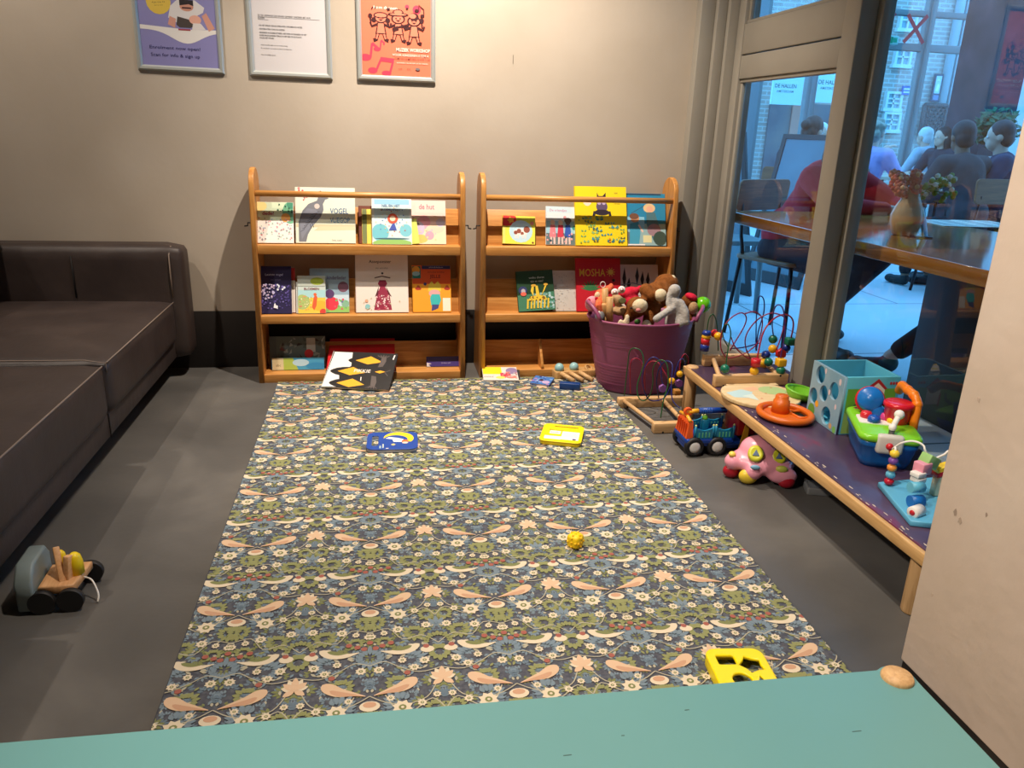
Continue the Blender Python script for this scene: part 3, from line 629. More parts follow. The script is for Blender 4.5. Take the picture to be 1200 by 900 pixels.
def stem(pts, m, z, w=.0012):
    GRP[0] += 1; c = cat([V((p[0], p[1], 0)) for p in pts], 4); n = len(c); l = []; r = []
    for i, p in enumerate(c):
        d = (c[min(i+1, n-1)]-c[max(i-1, 0)]).normalized(); l.append((p.x-d.y*w, p.y+d.x*w)); r.append((p.x+d.y*w, p.y-d.x*w))
    TILE.append((l+r[::-1], m, z, GRP[0]))
TW, TH = .29, .30
def tl(p, m, z): GRP[0] += 1; TILE.append((p, m, z, GRP[0]))
q = random.Random(11)
for i in range(95): frond(q.uniform(.0, .15), q.uniform(0, TH), q.uniform(0, 6.28), q.uniform(.014, .024), q.choice((P_BLU, P_BLU, P_BLU2, P_GRN2)), 0, 5, .6, .17)
for i in range(80): leaf(q.uniform(0, .145), q.uniform(0, TH), q.uniform(0, 6.28), q.uniform(.008, .015), .003, q.choice((P_LIN, P_BLU, P_LIN, P_GRN)), 1)
for x, y, s in ((.055, .03, .03), (.01, .235, .03), (.095, .19, .03), (.125, .255, .024), (.03, .165, .022), (.145, .12, .03)):
    for a in (.6, 2.4, -1.6): frond(x, y, a, s, P_GRN, 2, 5, .5, .18)
for x, y, a in ((.0, .11, PI/2), (.0, .12, -PI/2), (.145, .20, PI/2), (.08, .1, .4), (.06, .27, 2.2)): frond(x, y, a, .045, P_BLU, 3, 7, .38, .13)
stem([(0, .0), (.03, -.02), (.07, -.03), (.11, -.015), (.13, .02)], P_LIN, 4); stem([(.145, .07), (.1, .06), (.06, .08), (.03, .1), (.0, .09)], P_LIN, 4); stem([(.145, .25), (.12, .28), (.08, .25), (.05, .26), (.03, .3)], P_LIN, 4); stem([(.0, .2), (.04, .21), (.07, .17), (.11, .18), (.145, .15)], P_LIN, 4)
drop([(.008, .001), (.034, .010), (.060, .018), (.080, .032), (.092, .044)], P_PCH, 6, .0135); drop([(.012, .001), (.036, .008), (.060, .014), (.077, .024)], P_PCH2, 7, .006);
tl(circ(.0, -.028, .020, .014, 14), P_CRM, 6); tl(circ(.0, -.024, .013, .008, 12), P_PCH2, 7)
for a in (0, 1, 2, 3, 4, 5, 6):                        # big open flower on the tile border
    leaf(.145, .035, PI/2+(a-3)*.42, .036-.003*abs(a-3), .0075, P_PCH if a % 2 else P_CRM, 6+a % 2)
for a in (-1, 1): leaf(.145, .035, -PI/2+a*.9, .026, .007, P_PCH, 6)
drop([(.022, .135), (.05, .128), (.08, .134), (.104, .15)], P_CRM, 6, .0115); drop([(.04, .137), (.064, .136), (.088, .145)], P_GRN2, 7, .0055)
for a in (0, 1, 2, 3, 4): frond(.145, .155, PI/2+(a-2)*.62, .036, P_GRN, 4, 3, .3, .16)
for x, y, r in ((.062, .262, .021), (.112, .095, .012), (.018, .075, .012), (.06, .205, .013), (.122, .215, .012), (.09, .075, .011), (.03, .195, .009), (.1, .27, .010), (.13, .29, .009), (.066, .1, .010), (.04, .29, .009), (.004, .185, .010)): daisy(x, y, r, P_CRM, 6)
for x, y in ((.026, .152), (.044, .16), (.0, .165), (.012, .145), (.118, .14), (.075, .06)): tl(circ(x, y, .0068, n=9), P_RED, 7)
tl(circ(.12, .13, .015, .011, 10), P_CRM, 6)
mb = MB(); mb.bx((MX0, MY0, 0), (MX1, MY1, MZ), P_BASE, bev=.008, seg=3)
TILE.sort(key=lambda a: (a[2], a[3])); LV = {}
for a in TILE: LV.setdefault((a[2], a[3]), len(LV))
nx0 = -3; x_c = -.105*TW
for ix in range(-3, 5):
    for iy in range(-1, 9):
        ox = x_c+ix*TW; oy = .96+iy*TH
        for poly, m, z, g_ in TILE:
            for sg in (1, -1):
                p = clip([(ox+sg*x, oy+y) for x, y in (poly if sg > 0 else poly[::-1])])
                if len(p) > 2: mb.flat(p, MZ+.0001+LV[(z, g_)]*.000011+(.0000055 if sg > 0 else 0), m)
mat_o = mb.obj('play_mat'); tag(mat_o, 'large padded floor mat covered in a dense floral pattern of peach, olive and blue', 'mat')

# ================================================================== POSTERS in aluminium snap frames
M_ALU = col(182, 187, 184, .36, .35); YP = YW
def poster(xc, z0, w, h, art, bg, label, tilt=0):
    t = thing('framed_poster', label, 'poster', (xc, YW, z0), group='snap frames in a row on the back wall')
    A0 = Matrix(((1, 0, 0, 0), (0, 0, -1, 0), (0, 1, 0, 0), (0, 0, 0, 1)))   # u -> x, v -> z, front towards -y
    bw = .021; A0 = A0 @ Matrix.Rotation(tilt, 4, 'Z')
    mb = MB(); ins = [(-w/2+bw*.8, bw*.8), (w/2-bw*.8, bw*.8), (w/2-bw*.8, h-bw*.8), (-w/2+bw*.8, h-bw*.8)]
    mb.shape([ins], .001, .0045, col(*bg), A0)
    ar = Art(mb, w-2*bw, (h-2*bw)*(1 if art is p_note else .75), .0046, A0 @ T(0, bw, 0)); ar.txs = 1 if art is p_note else 1.3; art(ar); mb.obj('sheet', t)
    mb = MB(); o = [(-w/2, 0), (w/2, 0), (w/2, h), (-w/2, h)]; i_ = [(-w/2+bw, bw), (w/2-bw, bw), (w/2-bw, h-bw), (-w/2+bw, h-bw)]
    prof = [(0, 0), (0, .008), (.3, .014), (.7, .013), (1, .006), (1, .0045)]
    L = []
    for k, zz in prof:
        L.append([mb.bm.verts.new((a[0]+(b[0]-a[0])*k, a[1]+(b[1]-a[1])*k, zz)) for a, b in zip(o, i_)])
    for a, b in zip(L, L[1:]):
        for j in range(4): mb.bm.faces.new([a[j], a[(j+1) % 4], b[(j+1) % 4], b[j]])
    mb._fin([v for r in L for v in r], M_ALU, A0, False); mb.obj('frame', t)
def p_kids(A):
    V_ = A.h/A.w
    A.poly([(0, .48)]+[(u/20, .43-.15*math.exp(-((u/20-.6)/.26)**2)) for u in range(21)]+[(1, .46), (.6, .45)], (226, 224, 222))
    A.circ(.27, .76, .16, (216, 186, 76)); A.text('Toddlerwerk', .27, .78, .028, (60, 50, 40), rot=.1); A.text('4 Jul t/m 12', .27, .745, .026, (60, 50, 40), rot=.1); A.text('doe je mee', .27, .712, .018, (90, 70, 40), rot=.1)
    A.poly([(.38, .58), (.42, .72), (.52, .8), (.74, .8), (.86, .72), (.84, .66), (.72, .6), (.5, .52)], (214, 212, 214)); A.poly([(.48, .5), (.5, .6), (.7, .56), (.72, .5), (.66, .47), (.52, .47)], (70, 62, 60)); A.poly([(.37, .5), (.4, .6), (.48, .57), (.46, .46)], (206, 150, 134)); A.poly([(.82, .62), (.88, .66), (.98, .48), (.9, .44)], (206, 150, 134)); A.circ(.63, .72, .09, (196, 140, 120), .055); A.poly([(.54, .73), (.54, .8), (.72, .8), (.72, .73), (.66, .75)], (36, 30, 34)); A.line([(.57, .705), (.69, .705)], .02, (60, 30, 36)); A.circ(.73, .57, .08, (222, 168, 150), .055); A.poly([(.68, .45), (.7, .53), (.8, .53), (.86, .46)], (220, 214, 214)); A.line([(.5, .445), (.66, .445)], .02, (160, 60, 70))
    A.text('Enrolment now open!', .1, .2, .056, (32, 30, 90), 'LEFT', .004, .98); A.text('Scan for info & sign up', .11, .11, .056, (32, 30, 90), 'LEFT', .004, .92)
def p_note(A):
    K = (70, 68, 70)
    A.text('OPENBARE BIBLIOTHEEK', .52, .72, .018, K, 'CENTER', .01, .9); A.text('Beste ouder / verzorger', .08, .66, .014, K, 'LEFT'); 
    A.text('DE TIJD AFSPRAKEN ZIJN BINNEN GEWENST, KINDEREN MET HUN', .08, .5, .0215, K, 'LEFT', .012, .78); A.text('OUDERS', .08, .475, .0215, K, 'LEFT', .012, .78); A.line([(.08, .493), (.92, .493)], .004, K); A.line([(.08, .469), (.22, .469)], .004, K)
    for i, (s, v) in enumerate((('NA HET SPELEN GRAAG SPEELGOED OPRUIMEN EN NETJES', .41), ('ACHTERLATEN VOOR DE ANDERE', .378), ('KINDEREN IN DE BIBLIOTHEEK. NIET ETEN OF DRINKEN OP HET', .345), ('KLEED EN DE BOEKEN TERUG IN HET REK OP DE PLAATS', .32), ('WAAR HET STOND', .297))): A.text(s, .09, v, .0195, K, 'LEFT', .012, .8)
    A.text('Alvast hartelijk dank voor uw medewerking', .1, .235, .016, K, 'LEFT', 0, .9); A.text('En veel plezier met spelen en lezen met elkaar hier', .1, .205, .016, K, 'LEFT', 0, .9); A.text('Met vriendelijke groet', .1, .145, .016, K, 'LEFT', 0, .95)
def p_music(A):
    R = (206, 62, 88); K = (66, 24, 28); W = (248, 226, 214)
    A.text('kom dansen', .35, .83, .05, W, 'CENTER', .02); A.circ(.8, .84, .06, R); A.circ(.66, .87, .03, R)
    def note(u, v, s, w=1):
        A.circ(u, v, .065*s, R, .035*s); A.line([(u+.055*s, v), (u+.075*s, v+.14*s)], .025*s, R); A.line([(u+.075*s, v+.14*s), (u+.13*s, v+.1*s), (u+.12*s, v+.07*s)], .03*s, R)
    note(.05, .22, 1.3); note(.22, .33, .8)
    A.circ(.15, .06, .07, R, .04); A.circ(.35, .03, .07, R, .035); A.line([(.2, .06), (.27, .2)], .03, R); A.line([(.4, .03), (.45, .19)], .03, R); A.poly([(.25, .18), (.27, .235), (.47, .22), (.45, .165)], R)
    def kid(u, v, hat):
        A.circ(u, v, .1, K, .062); A.circ(u, v-.006, .078, (236, 132, 104), .046)
        if hat == 0:
            A.circ(u, v+.03, .105, K, .04); A.circ(u, v+.03, .085, (236, 132, 104), .026); A.circ(u-.1, v-.03, .035, K); A.circ(u+.1, v-.03, .035, K)
        if hat == 1: A.circ(u, v+.05, .15, K, .025); A.circ(u, v+.075, .08, K, .04); A.circ(u, v+.052, .12, (236, 132, 104), .012); A.circ(u, v+.08, .06, (236, 132, 104), .024)
        if hat == 2: A.circ(u, v+.05, .07, K, .05); A.circ(u-.02, v+.06, .05, (236, 132, 104), .03)
        for s in (-.03, .03): A.circ(u+s, v+.0, .011, K)
        A.poly([(u-.035, v-.018), (u+.035, v-.018), (u, v-.042)], K)
        b = [(u-.05, v-.06), (u+.05, v-.06), (u+.08, v-.2), (u-.08, v-.2)]; A.poly(b, K); A.poly([(u-.038, v-.068), (u+.038, v-.068), (u+.06, v-.19), (u-.06, v-.19)], (236, 132, 104))
        for s in (-1, 1): A.line([(u+s*.045, v-.2), (u+s*.07, v-.27), (u+s*.11, v-.28)], .05, K); A.line([(u+s*.045, v-.2), (u+s*.066, v-.262)], .024, (236, 132, 104)); A.line([(u+s*.05, v-.08), (u+s*.13, v-.11), (u+s*.15, v-.06)], .03, K)
    kid(.28, .72, 0); kid(.53, .72, 1); kid(.76, .7, 2)
    A.line([(.14, .64), (.13, .72)], .02, K); A.circ(.13, .74, .03, K); A.poly([(.44, .6), (.52, .63), (.54, .58), (.46, .55)], K); A.line([(.52, .61), (.67, .65)], .025, K); A.line([(.88, .62), (.87, .69)], .02, K); A.circ(.87, .71, .035, K)
    for u, v, r in ((.39, .83, .035), (.66, .85, .025)): A.poly([(u+r*(1 if i % 2 else .5)*math.cos(i*PI/5), v+r*.72*(1 if i % 2 else .5)*math.sin(i*PI/5)) for i in range(10)], K)
    A.circ(.8, .83, .03, K, .02); A.circ(.88, .77, .03, K, .02); A.line([(.825, .83), (.83, .9), (.9, .85), (.905, .77)], .014, K)
    for i in range(3): A.line([(.15+.05*i, .82+.012*i), (.17+.04*i, .85)], .014, K)
    A.text('MUZIEK WORKSHOP', .99, .315, .06, W, 'RIGHT', .03, .62); A.text('VOOR KINDEREN 0 T/M 4', .97, .255, .04, W, 'RIGHT', .012, .82); A.text('10 MEI EN 24 MEI VAN 10 TOT 11.00', .99, .215, .026, K, 'RIGHT', .01, .9); A.text('aanmelden via de balie of de website', .96, .165, .022, W, 'RIGHT', .006)
    for u in (.55, .68, .81): A.text(('stad', 'kids', 'zon')[int((u-.5)*8) % 3], u, .09, .022, K); A.circ(.81, .1, .035, (120, 110, 110), .018)
pa, pb_, pc_ = onY(213.5, 84.5, YW), onY(342, 91, YW), onY(465, 95.5, YW)
poster(pa.x, pa.z, .331, .452, p_kids, (134, 132, 186), 'blue framed poster of a man in a white shirt bending over a child', -.01)
poster(pb_.x, pb_.z, .331, .452, p_note, (206, 203, 206), 'framed white sheet of printed text between the blue and the orange poster', -.004)
poster(pc_.x, pc_.z, .326, .452, p_music, (236, 122, 92), 'orange framed poster with three drawn children making music', .0)

# ================================================================== TEAL TABLE in the foreground
TZ = .40
M_TEAL = noisy('teal_laminate', [(.3, (100, 150, 150)), (.7, (106, 156, 156))], 2, rough=.35, bump=.04, bscale=120, bdist=.001)
tb = thing('table', 'teal topped low table in the foreground with pale round wooden leg at its notched corner', 'table', (.1, .5, 0))
A_ = onZ(0, 870, TZ); B_ = onZ(1027, 785, TZ); LG = onZ(1052, 792, TZ+.004); E_ = onZ(1082, 805, TZ); G_ = onZ(1173, 900, TZ)
ex = (B_-A_).normalized(); ey = (G_-E_).normalized()
far_l = B_-ex*1.35; near_r = E_+ey*.62; near_l = far_l+(near_r-B_)
u1, u2 = V((B_.x-LG.x, B_.y-LG.y)), V((E_.x-LG.x, E_.y-LG.y)); r0 = .0255
def notch(P1, P2, c, r):
    a1 = math.atan2(P1.y-c.y, P1.x-c.x); a2 = math.atan2(P2.y-c.y, P2.x-c.x)
    d = (a2-a1) % (2*PI)
    if d > PI: d -= 2*PI
    k = .16
    return [(c.x+r*math.cos(a1+d*t), c.y+r*math.sin(a1+d*t)) for t in [k+(1-2*k)*i/10 for i in range(11)]]
top = [(far_l.x, far_l.y), (B_.x, B_.y)]+notch(B_, E_, LG, r0)+[(E_.x, E_.y), (near_r.x, near_r.y), (near_l.x, near_l.y)]
TB = Matrix.Translation((-.1, -.5, 0))
mb = MB(); mb.shape([top], TZ-.02, TZ, M_TEAL, TB, .0015)
for px, py, a, L in ((1004, 857, -.4, .012), (805, 832, .3, .006), (730, 862, .1, .004), (665, 885, -.6, .01)):
    p = onZ(px, py, TZ); mb.box((p.x, p.y, TZ+.0002), (L, .0012, .0003), col(70, 100, 96), TB)
mb.obj('tabletop', tb)
for p in (LG, far_l+V((.03, -.03, 0)), near_l+V((.03, .03, 0)), near_r+V((-.03, .03, 0))):
    mb = MB(); zt = TZ+.006 if p is LG else TZ-.021
    mb.lathe([(0, 0), (.02, 0), (.021, .003), (.021, zt-.004), (.019, zt), (.0, zt+.0006)], M_BEECHV, 24, TB @ T(p.x, p.y)); mb.obj('leg', tb)
for a, b in ((far_l, B_), (near_l, near_r)):
    mb = MB(); a2 = a.lerp(b, .08); b2 = a.lerp(b, .9); n = V((ex.y, -ex.x, 0))*.03*(1 if a is far_l else -1)
    mb.cyl((a2.x+n.x, a2.y+n.y, TZ-.05), (b2.x+n.x, b2.y+n.y, TZ-.05), .014, M_BEECH, M=TB); mb.obj('rail', tb)
# ================================================================== PURPLE TUB
TX, TY, TR, TH_ = 1.132, 3.15, .232, .318; TS = .76
M_TUB = col(150, 76, 112, .42)
tub = thing('tub', 'purple flexible plastic tub with two handles, heaped with soft toys', 'tub', (TX, TY, 0))
mb = MB(); prof = [(0, .004), (.16, .0), (.168, .004)]
for i in range(1, 60):
    t = i/60; r = .168+(TR-.168)*t**.85
    rib = .0016*(1 if ((.12 < t < .42) or (.66 < t < .9)) else 0)*math.sin(t*150)
    prof.append((r+rib, TH_*t))
prof += [(TR, TH_-.004), (TR+.007, TH_-.002), (TR+.008, TH_+.004), (TR+.003, TH_+.008), (TR-.004, TH_+.004), (TR-.008, TH_-.02)]
for i in range(1, 13): t = 1-i/12; prof.append((.162+(TR-.17)*t**.85-.0, .01+(TH_-.03)*t))
prof.append((0, .01))
mb.lathe(prof, M_TUB, 64, None, 1, TS)
mb.shape([[(-.03, 0), (0, -.036), (.03, 0), (0, .036)], [(-.022, 0), (0, .027), (.022, 0), (0, -.027)]], 0, .0025, M_TUB, T(-.078, -.1455, .185, PI/2+.12, 0, 0) @ Matrix.Rotation(-.38, 4, 'Y'))
mb.obj('tub_wall', tub)
for sg, up in ((-1, .07), (1, .055)):
    pts = []
    for i in range(13):
        a = -.46+.92*i/12; k = math.cos(a/ .46*PI/2)
        rr = TR+.004+(.012 if sg < 0 else .03)*k
        pts.append((sg*rr*math.cos(a), rr*math.sin(a)*TS-.02, TH_+.002+up*k**.6))
    mb = MB(); mb.tube(pts, .0085, M_TUB, 10); mb.obj('handle', tub)
def furm(name, a, b): return noisy(name, [(.3, a), (.7, b)], 60, rough=.95, bump=.8, bscale=160, spec=.1, bdist=.004)
F_BRN, F_CRM, F_GRY, F_TAN = furm('brown_plush', (112, 66, 30), (146, 90, 46)), furm('cream_plush', (214, 196, 160), (232, 218, 186)), furm('grey_plush', (170, 166, 160), (196, 192, 186)), furm('tan_plush', (176, 140, 100), (196, 162, 122))
F_RED, F_PNK, F_ORG = furm('red_plush', (190, 24, 50), (220, 50, 74)), furm('pink_plush', (226, 130, 150), (240, 160, 176)), furm('coral_plush', (222, 96, 60), (240, 128, 90))
def P3(x, y, Y): return onY(x, y, Y)
def R(px, Y): return px*(Y*.95+.34)/F
def plush(name, label, cat_, base): return thing(name, label, cat_, base)
def rel(t): return Matrix.Translation(-t.location)
# brown plush dog / bear tumbled head down
def at_(t, x, y, Y): return P3(x, y, Y)-t.location
b0 = P3(752, 378, 3.10); t = plush('teddy_bear', 'brown plush bear with cream muzzle and pink nose tumbled head first into the tub', 'soft toy', b0)
mb = MB(); hd = at_(t, 746, 360, 3.09); mb.sph(hd, (.045, .044, .046), F_BRN, 20); mb.sph(at_(t, 737, 370, 3.10), .03, F_BRN)
mb.sph(at_(t, 770, 346, 3.17), (.075, .06, .06), F_BRN, 20, rot=(0, -.5, 0)); mb.sph(at_(t, 781, 332, 3.2), (.055, .05, .042), F_BRN, 20); mb.sph(at_(t, 760, 376, 3.1), (.026, .03, .05), F_BRN); mb.sph(at_(t, 764, 362, 3.13), (.04, .045, .05), F_BRN)
caps(mb, [at_(t, 757, 340, 3.12), at_(t, 764, 346, 3.09)], [.03, .025], F_BRN)
blend(mb, 'body', F_BRN, t, .007, 4)
mb = MB(); mz = at_(t, 750, 358.5, 3.055); mb.sph(mz, (.033, .026, .03), F_CRM, 20); mb.obj('muzzle', t)
mb = MB(); mb.sph(at_(t, 748, 363.5, 3.03), (.011, .008, .008), col(206, 130, 126, .7)); mb.obj('nose', t)
for x, y in ((739.5, 361), (755, 352)):
    mb = MB(); mb.sph(at_(t, x, y, 3.052), .0048, BLACK, 12); mb.obj('eye', t)
mb = MB(); mb.sph(at_(t, 774, 346, 3.075), (.027, .025, .027), F_CRM, 18); mb.obj('paw', t)
mb = MB(); mb.sph(at_(t, 757.5, 382, 3.06), (.021, .024, .026), F_CRM, 18); mb.obj('paw', t)
mb = MB(); mb.sph(at_(t, 788, 327, 3.19), (.014, .02, .018), F_CRM, 14); mb.obj('tail', t)
mb = MB(); mb.sph(at_(t, 747, 377, 3.04), (.014, .006, .012), col(60, 110, 40, .6), 12); mb.obj('badge', t)
# grey rabbit slumped over the rim
b0 = P3(786, 384, 3.04); t = plush('plush_rabbit', 'pale grey plush rabbit with drooping ears slumped over the front rim of the purple tub', 'soft toy', b0)
mb = MB(); A = lambda x, y, Y=3.04: at_(t, x, y, Y)
mb.sph(A(790.5, 341, 3.05), (.028, .027, .03), F_GRY, 18); mb.sph(A(792, 353, 3.05), (.02, .02, .02), F_GRY)
caps(mb, [A(791, 355), A(790, 366), A(788, 378)], [.026, .031, .034], F_GRY); caps(mb, [A(787, 362, 3.02), A(776, 369, 3.0), A(769, 374, 2.99)], [.017, .015, .016], F_GRY)
caps(mb, [A(798, 354, 3.03), A(803, 366, 3.01), A(804.5, 377, 3.0)], [.014, .018, .015], F_GRY); caps(mb, [A(795, 372, 3.02), A(797, 380, 3.0)], [.017, .014], F_GRY)
caps(mb, [A(784, 345, 3.045), A(783, 356, 3.03)], [.011, .012], F_GRY)
blend(mb, 'body', F_GRY, t, .006, 4)
mb = MB(); mb.bx(A(767, 381, 2.99)-V((.004, .002, .006)), A(772, 385, 2.985)+V((.004, .002, .004)), WHITE); mb.obj('tag', t)
# small bear with a red cap
b0 = P3(810, 368, 3.16); t = plush('teddy_bear', 'small brown bear with a red cap and tan face beside the green ball', 'soft toy', b0); A = lambda x, y, Y=3.16: at_(t, x, y, Y)
mb = MB(); mb.sph(A(807, 353), (.034, .032, .034), F_BRN); mb.sph(A(806, 372), (.04, .04, .045), F_BRN); blend(mb, 'body', F_BRN, t, .006, 3)
mb = MB(); mb.sph(A(812.5, 361, 3.125), (.021, .02, .028), F_TAN); mb.obj('muzzle', t)
mb = MB(); mb.sph(A(810, 348, 3.15), (.028, .03, .017), F_RED, rot=(0, .35, 0)); mb.obj('cap', t)
# green ball
gp = P3(823.5, 357, 3.14); t = MB(); t.sph((0, 0, 0), R(9.6, 3.14), col(104, 196, 20, .22), 28); o = t.obj('ball', loc=gp); tag(o, 'shiny lime green ball on the right rim of the purple tub', 'ball')
# wooden peg toy
b0 = P3(712, 383, 3.06); t = plush('wooden_peg_toy', 'pale wooden toy with upright round pegs standing in the purple tub', 'wooden toy', b0); A = lambda x, y, Y=3.06: at_(t, x, y, Y)
M_NAT = wood('natural_toy_wood', (186, 142, 86), (212, 170, 114), 2, 12, .5)
for (x, y0, y1, Y, r) in ((714.5, 379, 348.5, 3.085, .0145), (709, 374, 338, 3.14, .0135)):
    mb = MB(); mb.cyl(A(x, y0, Y), A(x, y1, Y), r, M_NAT, seg=20); 
    if x > 712: mb.sph(A(x-2, 367, Y-.0145), .0022, BLACK, 8)
    mb.obj('peg', t)
mb = MB(); p = A(708, 362, 3.14); mb.box(p, (.04, .05, .055), M_NAT, bev=.008); mb.cyl(A(705, 366, 3.13), A(711, 378, 3.10), .006, M_NAT); mb.obj('block', t)
# red and pink plush with ringed eyes
b0 = P3(740, 352, 3.2); t = plush('plush_crab', 'bright red plush toy with two big white ring eyes behind the wooden pegs', 'soft toy', b0); A = lambda x, y, Y=3.2: at_(t, x, y, Y)
mb = MB(); mb.sph(A(738, 343), (.042, .03, .026), F_RED, rot=(0, -.25, 0)); mb.sph(A(741, 353, 3.19), (.04, .035, .03), F_RED); mb.sph(A(750, 338), .014, F_RED); blend(mb, 'body', F_RED, t, .006, 3)
for x, y in ((728.5, 339.5), (720.5, 342.5)):
    mb = MB(); Q = T(*A(x, y, 3.155), PI/2-.2, 0, -.3); mb.lathe([(0, 0), (.016, 0), (.016, .004), (0, .005)], WHITE, 20, Q); mb.lathe([(0, .005), (.0085, .005), (.0085, .0062), (0, .0066)], col(200, 120, 130), 16, Q); mb.lathe([(0, .0066), (.0055, .0066), (0, .0082)], WHITE, 14, Q); mb.obj('eye', t)
# coral and cream plush at the left
b0 = P3(703, 352, 3.2); t = plush('plush_fish', 'coral and cream plush toy poking out at the back left of the purple tub', 'soft toy', b0); A = lambda x, y, Y=3.2: at_(t, x, y, Y)
mb = MB(); mb.sph(A(704, 346), (.028, .025, .028), F_ORG); mb.sph(A(716, 337, 3.22), (.013, .012, .02), F_ORG); mb.sph(A(701, 358, 3.12), (.014, .014, .012), F_ORG); mb.sph(A(704, 367, 3.12), .013, F_ORG); caps(mb, [A(704, 346), A(701, 358, 3.12), A(704, 367, 3.12)], [.02, .014, .012], F_ORG); mb.sph(A(712, 340, 3.21), .02, F_ORG); blend(mb, 'body', F_ORG, t, .005, 3)
mb = MB(); mb.sph(A(700, 347, 3.165), (.013, .01, .018), F_CRM); mb.obj('fin', t)
mb = MB(); mb.tube([A(706.5+3*math.cos(a), 333.5+3.4*math.sin(a), 3.2) for a in [i*PI/6 for i in range(12)]], .0018, WHITE, 6, closed=True); mb.obj('loop', t)
# pink flowery pouch
b0 = P3(690, 362, 3.17); t = plush('pouch', 'pink flowered cloth pouch against the left handle of the purple tub', 'pouch', b0); A = lambda x, y, Y=3.17: at_(t, x, y, Y)
mb = MB(); mb.sph(A(694, 356), (.032, .02, .034), col(236, 150, 166, .8)); mb.obj('cloth', t)
for x, y in ((690, 352), (697, 360), (699, 350)):
    mb = MB(); mb.sph(A(x, y, 3.15), (.008, .004, .008), F_RED, 10); mb.obj('flower', t)
# cream antler plush
b0 = P3(730, 384, 3.03); t = plush('plush_antler', 'cream plush antlers sticking up at the front rim of the purple tub', 'soft toy', b0); A = lambda x, y, Y=3.035: at_(t, x, y, Y)
mb = MB(); caps(mb, [A(734, 386), A(734.5, 377), A(735, 371)], [.014, .013, .010], F_CRM); caps(mb, [A(733, 382), A(727, 376.5)], [.012, .009], F_CRM); caps(mb, [A(731, 384), A(722, 381)], [.012, .010], F_CRM); blend(mb, 'body', F_CRM, t, .005, 3)
# brown floppy hat plush with olive eye
b0 = P3(727, 366, 3.12); t = plush('plush_frog', 'brown and cream plush toy with an olive green ringed eye between bear and pegs', 'soft toy', b0); A = lambda x, y, Y=3.12: at_(t, x, y, Y)
mb = MB(); mb.sph(A(727, 364), (.04, .03, .022), F_TAN); mb.sph(A(724, 352), (.02, .02, .026), F_CRM); mb.sph(A(720, 349), .014, F_CRM); blend(mb, 'body', F_TAN, t, .006, 3)
mb = MB(); Q = T(*A(729, 352.5, 3.09), PI/2-.3); mb.lathe([(0, 0), (.017, 0), (.016, .006), (.012, .007), (0, .004)], col(96, 92, 50, .6), 20, Q, 1, .8); mb.obj('eye', t)
# grey shoe horn shaped toy iron
b0 = P3(693, 378, 3.05); t = plush('toy_iron', 'grey plastic toy iron with a white handle at the left inside the purple tub', 'toy iron', b0); A = lambda x, y, Y=3.06: at_(t, x, y, Y)
mb = MB(); mb.sph(A(703, 372, 3.12), (.021, .028, .032), col(118, 120, 124, .35), 20); mb.obj('body', t)
mb = MB(); mb.sph(A(702, 369, 3.09), (.006, .006, .018), WHITE, 12); mb.obj('handle', t)

# ================================================================== FLOOR BEAD MAZE beside the tub
W_GRN, W_BLU, W_RED = col(28, 84, 44, .35), col(30, 34, 110, .35), col(150, 20, 50, .35)
B_RED, B_YEL, B_BLU, B_GRN, B_VIO = col(196, 30, 40, .3), col(232, 176, 30, .3), col(28, 52, 140, .3), col(18, 110, 84, .3), col(138, 86, 160, .3)
def maze(label, loc): return thing('bead_maze', label, 'bead maze', loc)
mz = maze('bead maze with violet and yellow beads on the floor before the purple tub', (1.1, 2.74, 0)); QM = Matrix.Translation((-1.1, -2.74, 0))
def beam(t, a, b, Q, name='wooden_beam'):
    mb = MB(); mb.bx(a, b, M_BEECH, Q, .004, 2)
    for k in (.12, .88):
        p = V(a).lerp(V(b), k); mb.cyl((p.x, a[1]-.0004, p.z), (p.x, a[1]+.002, p.z), .004, BLACK, M=Q, seg=10)
    mb.obj(name, t)
beam(mz, (.968, 2.87, 0), (1.29, 2.90, .042), QM); beam(mz, (1.018, 2.585, 0), (1.33, 2.615, .042), QM)
for xa, xb in ((.992, 1.03), (1.16, 1.15)):
    mb = MB(); mb.cyl((xa, 2.872, .03), (xb, 2.613, .03), .0085, M_BEECH, M=QM); mb.obj('dowel', mz)
def zwire(t, Q, org, sc, pts, mat, Y0, Y1, r=.0024):
    n = len(pts)-1; c = [onY(org[0]+x/sc, org[1]+y/sc, Y0+(Y1-Y0)*i/n) for i, (x, y) in enumerate(pts)]
    mb = MB(); mb.tube(cat(c, 6), r, mat, 8, Q); mb.obj('wire', t)
o_, s_ = (720, 390), 6.92
zwire(mz, QM, o_, s_, [(80, 510), (108, 260), (125, 150), (170, 125), (222, 160), (235, 260), (187, 420), (195, 520), (240, 550), (290, 500), (312, 400), (312, 300), (340, 240), (390, 222), (430, 270), (435, 420), (400, 540), (375, 690)], W_GRN, 2.875, 2.602)
zwire(mz, QM, o_, s_, [(430, 470), (385, 390), (375, 250), (330, 200), (280, 220), (232, 320), (232, 430), (270, 530), (330, 552), (410, 520), (470, 400), (520, 240), (560, 215), (575, 300), (560, 470)], W_BLU, 2.70, 2.8)
zwire(mz, QM, o_, s_, [(360, 530), (342, 400), (362, 290), (420, 230), (470, 262), (462, 400), (470, 540), (530, 612)], W_BLU, 2.86, 2.64)
zwire(mz, QM, o_, s_, [(250, 480), (250, 300), (295, 235), (355, 242), (400, 310), (445, 375), (530, 400)], W_RED, 2.872, 2.75)
zwire(mz, QM, o_, s_, [(130, 490), (130, 260), (165, 208), (215, 230), (232, 300), (232, 470)], W_RED, 2.9, 2.88)
